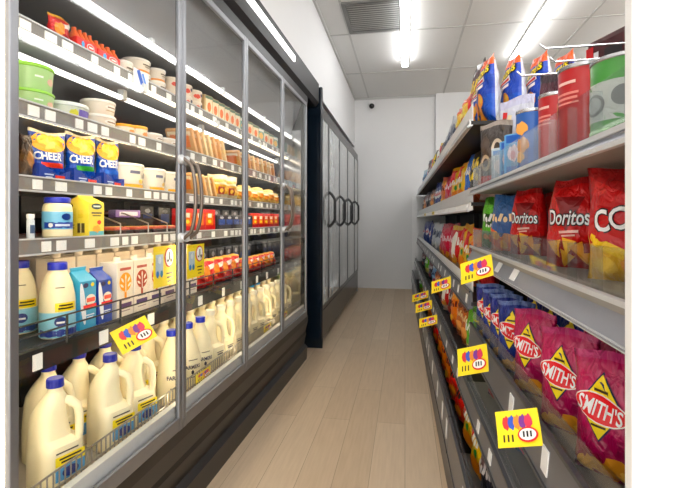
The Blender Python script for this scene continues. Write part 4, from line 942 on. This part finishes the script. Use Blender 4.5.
# ------------------------------------------------------------------ far freezer
FZ = thing('glass_door_freezer')
D0, fu0, fu1 = .708, 3.72, 6.72
frz_black = mat('freezer_black', (26, 27, 30), .25)
frz_glass = clear('freezer_glass', (246, 250, 250), refl=1.5, haze=.75, haze_rgb=(222, 226, 226))
bm = NB(); box(bm, -1.5, -D0 + .012, fu0 - .03, fu0, 0, 2.2, .0); box(bm, -D0 - .02, -D0 + .014, fu0 - .034, fu0 + .004, 0.02, 2.235, .012); obj('end_panel', bm, mat('freezer_end', (14, 26, 38), .16), FZ, label='tall blue-black end panel')
bm = NB(); box(bm, -1.5, -D0 - .04, fu0, fu1, 0, .28); box(bm, -D0 - .04, -D0 - .005, fu0, fu1, .05, .3, .004); obj('base', bm, frz_black, FZ)
bm = NB(); box(bm, -1.5, -D0 - .005, fu0, fu1, 2.02, 2.09); obj('top_panel', bm, frz_black, FZ)
bm = NB(); box(bm, -1.5, -1.46, fu0, fu1, .28, 2.02); obj('back_panel', bm, white_enamel, FZ)
bm = NB(); box(bm, -1.46, -D0 - .01, fu1, fu1 + .03, 0, 2.09); obj('end_panel', bm, white_enamel, FZ)
for zz in (.6, .95, 1.3, 1.65):
    bm = NB(); box(bm, -1.45, -D0 - .12, fu0 + .01, fu1 - .01, zz, zz + .02); obj('shelf', bm, white_enamel, FZ)
for zz in (.36, 1.96):
    bm = NB(); tube(bm, [(-D0 - .1, fu0 + .05, zz), (-D0 - .1, fu1 - .05, zz)], .016, 8); obj('lamp_tube', bm, lamp('freezer_fill', (244, 250, 255), 9), FZ)  # tubes added to brighten the freezer interior
for a, b in zip((fu0, 4.1, 4.8, 5.5, 6.25), (4.1, 4.8, 5.5, 6.25, fu1)):
    bm = NB(); s = .024
    box(bm, -D0 - .03, -D0, a + .003, a + s, .31, 2.015); box(bm, -D0 - .03, -D0, b - s, b - .003, .31, 2.015); box(bm, -D0 - .03, -D0, a + s, b - s, .31, .345); box(bm, -D0 - .03, -D0, a + s, b - s, 1.985, 2.015)
    d = obj('door', bm, frz_black, FZ, label='thin black framed freezer door')
    bm = NB(); box(bm, -D0 - .012, -D0 - .004, a + s - .001, b - s + .001, .344, 1.986); obj('glass_pane', bm, frz_glass, d, label='pale reflecting glass pane')
    if a > fu0:
        bm = NB(); pts = []
        for q in range(15):
            f = q / 14; pts.append((-D0 - .003 + .055 * min(1, sin(pi * f) * 1.6) ** .7 if 0 < f < 1 else -D0 - .003, a + .03, 1.03 + .33 * f))
        tube(bm, pts, .014, 10); obj('handle', bm, black_m, d, True, label='black looped pull handle')
tag(FZ, 'black framed glass freezer with looped handles at the aisle end', 'freezer')

# ------------------------------------------------------------------ gondola shelving on the right
g_white = mat('gondola_white', (236, 236, 236), .4)
g_rail = mat('rail_grey', (150, 153, 162), .35, .35)
g_rail_dk = mat('rail_dark', (64, 64, 68), .35)
g_board = mat('board_dark', (36, 34, 34), .6)
DG, UB, UN, UE = .27, 1.807, .568, 6.93
def gbox(bm, D0, D1, u0, u1, z0, z1, bevel=0.): box(bm, D0, D1, u0, u1, z0, z1, bevel)
bays = [(UN, UB)] + [(UB + i * (UE - UB) / 4, UB + (i + 1) * (UE - UB) / 4) for i in range(4)]
blabels = ['shelving bay of the nearest crisp shelves with pale grey price rails', 'crisp shelving bay directly behind the near one', 'middle crisp shelving bay of the far run', 'crisp shelving bay second from the white back wall', 'last crisp shelving bay against the white back wall']
NEAR = {'top': (1.197, 1.214, DG), 'low': (.944, .992, DG), 'mid': (.60, .69, DG), 'deck': (.44, .50, .235), 'base': (.17, .31, .19)}
FAR = {'top': (1.47, 1.49, DG), 'two': (1.136, 1.168, DG), 'three': (.745, .812, DG), 'deck': (.44, .50, .235), 'base': (.17, .31, .19)}
tickets = ticket_mat()
for bi, (a, b) in enumerate(bays):
    G = thing('gondola_shelving'); G.matrix_world = MG
    bm = NB(); gbox(bm, .74, .765, a + .001, b - .001, 0, 1.5 if bi else 1.42); obj('back_panel', bm, g_board, G)
    bm = NB(); gbox(bm, .70, .74, b - .03, b - .002, 0, 1.6 if bi else 1.46); obj('upright', bm, g_rail_dk, G)
    if bi == 0:
        bm = NB(); box(bm, .262, .765, a - .02, a, 0, 1.95, .003); box(bm, .185, .262, a - .02, a, 0, .55); obj('end_panel', bm, mat('end_white', (236, 236, 236), .4), G, label='white end panel')
    if bi == 4:
        bm = NB(); gbox(bm, .2, .74, b, b + .015, 0, 1.45); obj('end_panel', bm, g_white, G)
    for key, (zb, zt, D) in (NEAR if bi == 0 else FAR).items():
        if key == 'base':
            bm = NB(); gbox(bm, .197, .74, a, b, 0, .16); obj('plinth', bm, g_rail_dk, G)
        zs = {'top': zt, 'low': zt, 'mid': zt - .05, 'two': zt, 'three': zt - .04, 'deck': zt - .04, 'base': .175}[key]
        bm = NB(); gbox(bm, D + .012, .74, a + .002, b - .002, zs - .014, zs); sh = obj('shelf', bm, (mat('board_light', (150, 146, 140), .5) if bi == 0 else g_board), G)
        rm = {'top': g_rail if bi == 0 else g_white, 'low': g_rail, 'two': g_white}.get(key, mat('rail_mid', (112, 113, 118), .35, .3))
        bm = NB()
        prism(bm, [(D, zb), (D + .008, zt - .004), (D + .006, zt), (D + .016, zt), (D + .02, zb + .004), (D + .016, zb)] if not (bi == 0 and key in ('low',)) else [(D - .006, zb), (D - .004, zb - .003), (D + .022, zt), (D + .03, zt), (D + .02, zb)], a + .003, b - .003)
        obj('price_rail', bm, rm, sh)
        bm = NB(); gbox(bm, D + .004, D + .014, a + .003, b - .003, zt - .002, zt + .006); gbox(bm, D - .004, D + .006, a + .003, b - .003, zb - .005, zb + .002); obj('rail_edge', bm, g_rail_dk if key in ('mid', 'three', 'deck', 'base') else steel2, sh)
        # riser in front of the stock
        hr = {'top': .085 if bi == 0 else .07, 'low': .07, 'mid': .055, 'two': .06, 'three': .05, 'deck': .04, 'base': .04}[key]
        if bi and key in ('top', 'two', 'three'):
            rmat = g_white if key != 'two' else mat('riser_pale', (206, 208, 208), .35)
        else: rmat = acryl
        bm = NB(); gbox(bm, D + .018, D + .0205, a + .004, b - .004, zt, zt + hr); obj('riser', bm, rmat, sh)
        if bi == 0 and key in ('low', 'top'):
            u = a + .06; 
            while u < b:
                bm = NB(); gbox(bm, D + .021, D + .036, u, u + .0025, zs, zt + hr * .96); obj('divider', bm, acryl_d, sh); u += .098
        if bi == 0 and key == 'low':
            for u in (gu(498, DG), gu(514, DG)):
                q = lambda f, o: (D - .004 + .026 * f - o, zb + (zt - zb) * f)
                bm = NB(); prism(bm, [q(.2, .001), q(.85, .001), q(.85, .003), q(.2, .003)], u, u + .045); obj('price_ticket', bm, tickets, sh)
        # price tickets
        rnd = random.Random(bi * 10 + len(key)); u = a + .05
        while u < b - .05:
            w = .034; f0, f1 = .22, .74
            hz = zt - zb
            if bi == 0 and key == 'low': break
            if hz > .03:
                off = .0 if not (bi == 0 and key == 'low') else None
                bm = NB()
                if off is None: pts = [(D - .0075 + .026 * .25, zb + hz * .2), (D - .0075 + .026 * .85, zb + hz * .85), (D - .005 + .026 * .85, zb + hz * .85), (D - .005 + .026 * .25, zb + hz * .2)]
                else: pts = [(D - .002 + .008 * f0, zb + hz * f0), (D - .002 + .008 * f1, zb + hz * f1), (D + .001 + .008 * f1, zb + hz * f1), (D + .001 + .008 * f0, zb + hz * f0)]
                prism(bm, pts, u, u + w); obj('price_ticket', bm, tickets, sh)
            u += w + rnd.choice((.14, .22, .3, .4))
    tag(G, blabels[bi], 'shelving')

GRZ = RG - pi / 2
def gi(key, px, ytop, D, zs, w, turn, label, cat, group=None, d=None, h=None, lean=0., tilt=0., u=None):
    u = u or gu(px, D); hh = h or gz(ytop, u, D) - zs
    n = NOM[key]
    return put(key, gw(u, D, zs), GRZ + radians(turn), label, cat, group, (w, d or n[1], hh), lean=lean, tilt=tilt)
# near upper shelf
z = NEAR['top'][1] + E
gi('can_green', 626, 60, .37, z, .105, 20, 'green canister with grey label at the right end of the upper shelf', 'canister', d=.1)
gi('can_red', 586, 68, .37, z, .1, 25, 'large red canister with metal rim beside the green canister', 'canister', d=.1)
gi('can_red', 556, 95, .37, z, .078, 25, 'smaller red canister left of the large red one', 'canister', d=.075)
gi('can_blue', 533, 111, .355, z, .085, 30, 'blue canister with golden snacks left of the red canisters', 'canister', d=.085)
gi('sky_pack', 518, 134, .32, z, .06, 40, 'light blue snack box beside the blue canister', 'snack box', d=.04)
gi('sky_pack', 512, 141, .335, z, .06, 40, 'light blue snack box, second left of the blue canister', 'snack box', d=.04)
gi('pale_pack', 503, 148, .345, z, .065, 40, 'pale grey snack box left of the light blue boxes', 'snack box', d=.04)
gi('foil_white', 516, 98, .43, z, .15, 42, 'tall white foil packet standing behind the light blue boxes', 'snack packet')
gi('pretzel_dark', 496, 122, .345, z, .13, 48, 'dark brown packet with ring pictures at the far end, upper shelf', 'snack packet')
gi('maroon_box', 622, 36, .56, z, .12, 20, 'maroon and black box behind the green canister', 'snack box', d=.1)
gi('puff_purple', 556, 70, .5, z, .14, 30, 'dark maroon packet behind the smaller red canister', 'snack packet', d=.06)
# wire hooks
for i, (px, py, D) in enumerate(((540, 49, .33), (550, 62, .36), (517, 76, .30))):
    u = gu(px, D); zz = gz(py, u, D); t = thing('wire_hook'); t.matrix_world = MG
    bm = NB(); tube(bm, [(D, u, zz + .012), (D + .012, u, zz), (.70, u, zz + .005)], .0026, 8); obj('rod', bm, mat('chrome', (210, 210, 212), .15, 1.), t, True)
    bm = NB(); box(bm, .70, .74, u - .012, u + .012, 1.36, zz + .03, .003); obj('bracket', bm, g_rail_dk, t)
    tag(t, ('thin chrome display hook reaching out above the canisters, topmost', 'thin chrome display hook above the canisters, middle one', 'thin chrome display hook above the canisters, lowest')[i], 'display hook')
# near lower shelf
z = NEAR['low'][1] + E
HL = .19
gi('corn_green', 495, 192, .355, z, .108, 50, 'green corn chip packet at the far end of the near lower shelf', 'chip packet', h=HL)
gi('corn_orange', 507, 192, .36, z, .12, 46, 'blue and orange chip packet between green and red packets', 'chip packet', h=HL)
gi('corn_red', 529, 178, .385, z, .122, 46, 'red corn chip packet, left of the two red ones', 'chip packet', h=.197)
gi('corn_red', 575, 168, .385, z, .13, 46, 'red corn chip packet, right of the two red ones', 'chip packet', h=.197)
gi('corn_yellow', 629, 176, .385, z, .135, 42, 'yellow and red corn chip packet at the right end of the shelf', 'chip packet', h=.197)
for i, px in enumerate((548, 590)):
    gi('corn_red', px, 180, .52, z, .14, 10, 'red packet in the shadow behind the %s red chip packet' % ('left' if i == 0 else 'right'), 'chip packet', h=.2)
# near middle shelf: crinkle crisps
z = NEAR['mid'][1] - .05 + E
for i, (px, D) in enumerate(((490, .34), (497.5, .34), (506, .345), (516, .345))):
    gi('crinkle_blue', px, 280, D, z, .115, 52, 'dark blue crisp packet with a yellow diamond, %s from the shelf join' % ORD[i], 'crisp packet', 'dark blue diamond crisp packets', h=.215)
for i, (px, D) in enumerate(((535, .35), (569, .36), (612, .37))):
    gi('crinkle_pink', px, 330, D, z, .13 if i else .12, 42, ('magenta crisp packet next to the blue packets', 'magenta crisp packet in the middle of the three', 'magenta crisp packet at the right, cut by the shelf end')[i], 'crisp packet', 'magenta diamond crisp packets', h=.222)
for i in range(5):
    gi('crinkle_pink' if i > 2 else 'crinkle_blue', 0, 0, .5, z, .14, 20, '%s packet in the row behind on the diamond crisp shelf, %s along' % ('magenta' if i > 2 else 'blue', ORD[i]), 'crisp packet', 'second row of diamond crisp packets', h=.2, u=1.68 - i * .17)
# far runs, listed along the shelf by where each packet stands
NICE = {'ring_blue': 'blue cheese ring', 'puff_purple': 'purple and red', 'ball_orange': 'orange and green', 'silver': 'silver', 'twist_black': 'black and yellow', 'kettle_red': 'red and white', 'crisp_bright_blue': 'bright blue', 'crisp_yellow': 'yellow', 'crisp_crimson': 'crimson', 'crisp_orange': 'orange', 'crisp_tri': 'red packet with blue triangle', 'crisp_brown': 'brown', 'crisp_lime': 'lime green', 'crisp_dark': 'dark grey', 'crisp_navy': 'navy', 'crisp_sky': 'pale blue', 'crisp_redorange': 'red-orange', 'crinkle_blue': 'dark blue', 'corn_red': 'red'}
def run(items, D, z, h, where, w=.15, turn=28, cat='snack packet', d=None):
    for i, it in enumerate(items):
        k, u = it[0], it[1]; ww = it[2] if len(it) > 2 else w
        hh = it[3] if len(it) > 3 else h
        nm = NICE[k]; nm = nm if 'packet' in nm else nm + ' packet'
        jt = random.Random(i * 7 + len(where) + int(u * 50))
        trn, ln, tl, hv = turn + jt.uniform(-7, 9), jt.uniform(-.1, 0), jt.uniform(-.08, .08), jt.uniform(.95, 1.03)
        zz = z + .5 * ww * abs(sin(tl)) + .045 * abs(sin(ln))
        gi(k, 0, 0, D, zz, ww, trn, '%s on the %s, %s from the near end' % (nm, where, ORD[i]), cat, 'packets on the ' + where, h=hh * hv, u=u, d=d, lean=ln, tilt=tl)
z = FAR['top'][1] + E
for i, D in enumerate((.365, .465, .565, .66)):
    gi('ring_blue', 0, 0, D, z, .185, 7, 'blue cheese ring packet with orange tip, %s in the row across the top shelf' % ORD[i], 'snack packet', 'blue cheese ring packets', h=.275, u=UB + .1, d=.08)
run([('ring_blue', 2.11, 0.18, 0.26), ('puff_purple', 2.3, 0.187, 0.37), ('ball_orange', 2.53, 0.198, 0.296), ('ball_orange', 2.75, 0.198, 0.296), ('silver', 3.0, 0.209, 0.296), ('silver', 3.25, 0.209, 0.296), ('silver', 3.55, 0.209, 0.281), ('crisp_dark', 3.85, 0.209, 0.281), ('kettle_red', 4.15, 0.209, 0.296), ('twist_black', 4.5, 0.22, 0.296), ('crisp_crimson', 4.85, 0.22, 0.296), ('crisp_dark', 5.2, 0.22, 0.296), ('crisp_crimson', 5.6, 0.22, 0.296), ('crisp_sky', 6.0, 0.22, 0.296), ('crisp_sky', 6.4, 0.22, 0.296)], .37, z, .22, 'far top shelf', turn=4)
z = FAR['two'][1] + E
run([('kettle_red', 1.92), ('twist_black', 2.13, .18), ('crisp_bright_blue', 2.36, .18), ('crisp_yellow', 2.6, .19), ('crisp_yellow', 2.84, .19), ('crisp_crimson', 3.08, .19), ('crisp_crimson', 3.3, .19), ('crisp_orange', 3.55, .19), ('crisp_navy', 3.8, .19), ('crisp_navy', 4.1, .19), ('crisp_dark', 4.4, .2), ('crisp_brown', 4.75, .2), ('crisp_dark', 5.1, .2), ('crisp_dark', 5.5, .2), ('crisp_brown', 6.0, .2), ('crisp_dark', 6.5, .2)], .372, z, .262, 'far upper shelf', w=.17, turn=10, d=.08)
z = FAR['three'][1] - .04 + E
run([('crisp_tri', 1.95, .16, .27), ('crisp_orange', 2.16, .17), ('crisp_yellow', 2.37, .18), ('crisp_yellow', 2.6, .18), ('kettle_red', 2.82, .18), ('crisp_crimson', 3.1, .19), ('crisp_crimson', 3.4, .19), ('crisp_crimson', 3.75, .19), ('silver', 4.15, .2), ('silver', 4.55, .2), ('crisp_navy', 5.0, .2), ('crisp_navy', 5.5, .2), ('crisp_navy', 6.1, .2)], .372, z, .29, 'far middle shelf', w=.17, turn=10, d=.08)
z = FAR['deck'][1] - .04 + E
run([('crisp_sky', 1.22, .14, .135), ('crisp_sky', 1.4, .14, .135), ('crisp_dark', 1.58, .14, .135), ('crisp_lime', 1.905, .16, .25), ('crisp_lime', 2.07, .16, .25), ('crisp_brown', 2.24), ('crisp_brown', 2.42), ('crisp_orange', 2.64), ('crisp_dark', 2.9), ('kettle_red', 3.15), ('crisp_dark', 3.45), ('crisp_brown', 3.8), ('crisp_sky', 4.2), ('crisp_dark', 4.7), ('crisp_lime', 5.3), ('crisp_dark', 6.0)], .34, z, .225, 'low deck', w=.15, turn=14)
z = .176
run([('crisp_dark', 1.42), ('crisp_yellow', 1.62), ('crisp_yellow', 1.82), ('crisp_redorange', 2.04), ('crisp_redorange', 2.26), ('crisp_orange', 2.48), ('crisp_orange', 2.72), ('crisp_orange', 2.98), ('crisp_redorange', 3.3), ('crisp_brown', 3.65), ('crisp_orange', 4.05), ('crisp_dark', 4.5), ('crisp_brown', 5.0), ('crisp_lime', 5.6)], .29, z, .235, 'bottom shelf', w=.165, turn=8)
# yellow offer cards on the rails
def goffer(px, py, D, w, h, label, rz_extra=60, lean=0., rx=.6):
    u = gu(px, D); zz = gz(py, u, D)
    offer('promo_sign', w, h, gw(u, D, zz), GRZ + radians(rz_extra), label, variant=1, rx=-.8, lean=-.36, bend=.008)
goffer(477, 280, .2, .09, .068, 'large yellow offer card at the shelf join, upper of the big two', rx=.75, rz_extra=62)
goffer(473, 374, .195, .088, .08, 'large yellow offer card below the blue crisp packets', rx=.55, rz_extra=62)
goffer(520, 447, .2, .075, .06, 'yellow offer card at the bottom right under the magenta packets', rx=.6, rz_extra=62)
goffer(441, 291, .2, .105, .07, 'yellow offer card on the middle rail above the orange packets', rx=.7, rz_extra=62)
goffer(420, 300, .165, .15, .07, 'yellow offer card on the low deck rail, farthest of the row', rx=.6, rz_extra=62)
goffer(423.5, 311, .165, .13, .07, 'yellow offer card on the low deck rail, middle of the row', rx=.6, rz_extra=62)
goffer(428, 326, .165, .12, .06, 'yellow offer card on the low deck rail, nearest of the row', rx=.6, rz_extra=62)
for i, (px, py) in enumerate(((425, 216), (433, 214.5))):
    u = gu(px, .266); t = thing('promo_sign'); bm = NB(); box(bm, -.11, .11, -.0015, 0, 0, .024); obj('card', bm, mat('offer_yellow', (252, 222, 22), .45, var=.02), t)
    marks(t, flat_front(-.0015), [S('print_line', 'rect', 0, .012, .12, .008, (90, 70, 20))])
    t.location = gw(u, .2665, FAR['two'][0] + .002); t.rotation_euler = (0, 0, GRZ); tag(t, 'yellow strip on the pale rail of the far upper shelf, %s one' % ('farther' if i == 0 else 'nearer'), 'price sign')

# ------------------------------------------------------------------ light, world, camera
w = bpy.data.worlds.new('world'); SC.world = w; w.use_nodes = True
nt = w.node_tree; bg = nt.nodes['Background']; bg.inputs[0].default_value = (1, .99, .97, 1); bg.inputs[1].default_value = 2.6
cam = bpy.data.cameras.new('camera'); co = bpy.data.objects.new('camera', cam); COL.objects.link(co)
cam.sensor_fit = 'HORIZONTAL'; cam.sensor_width = 36; cam.lens = F / 681 * 36
cam.shift_x = (340.5 - PX0) / 681; cam.shift_y = -(244 - PY0) / 681
cam.clip_start = .02
co.location = (0, 0, H); co.rotation_euler = (pi / 2, 0, TH)
SC.camera = co
SC.view_settings.view_transform = 'Standard'; SC.view_settings.look = 'None'; SC.view_settings.gamma = 1
SC.view_settings.use_curve_mapping = False; SC.view_settings.exposure = 0.72
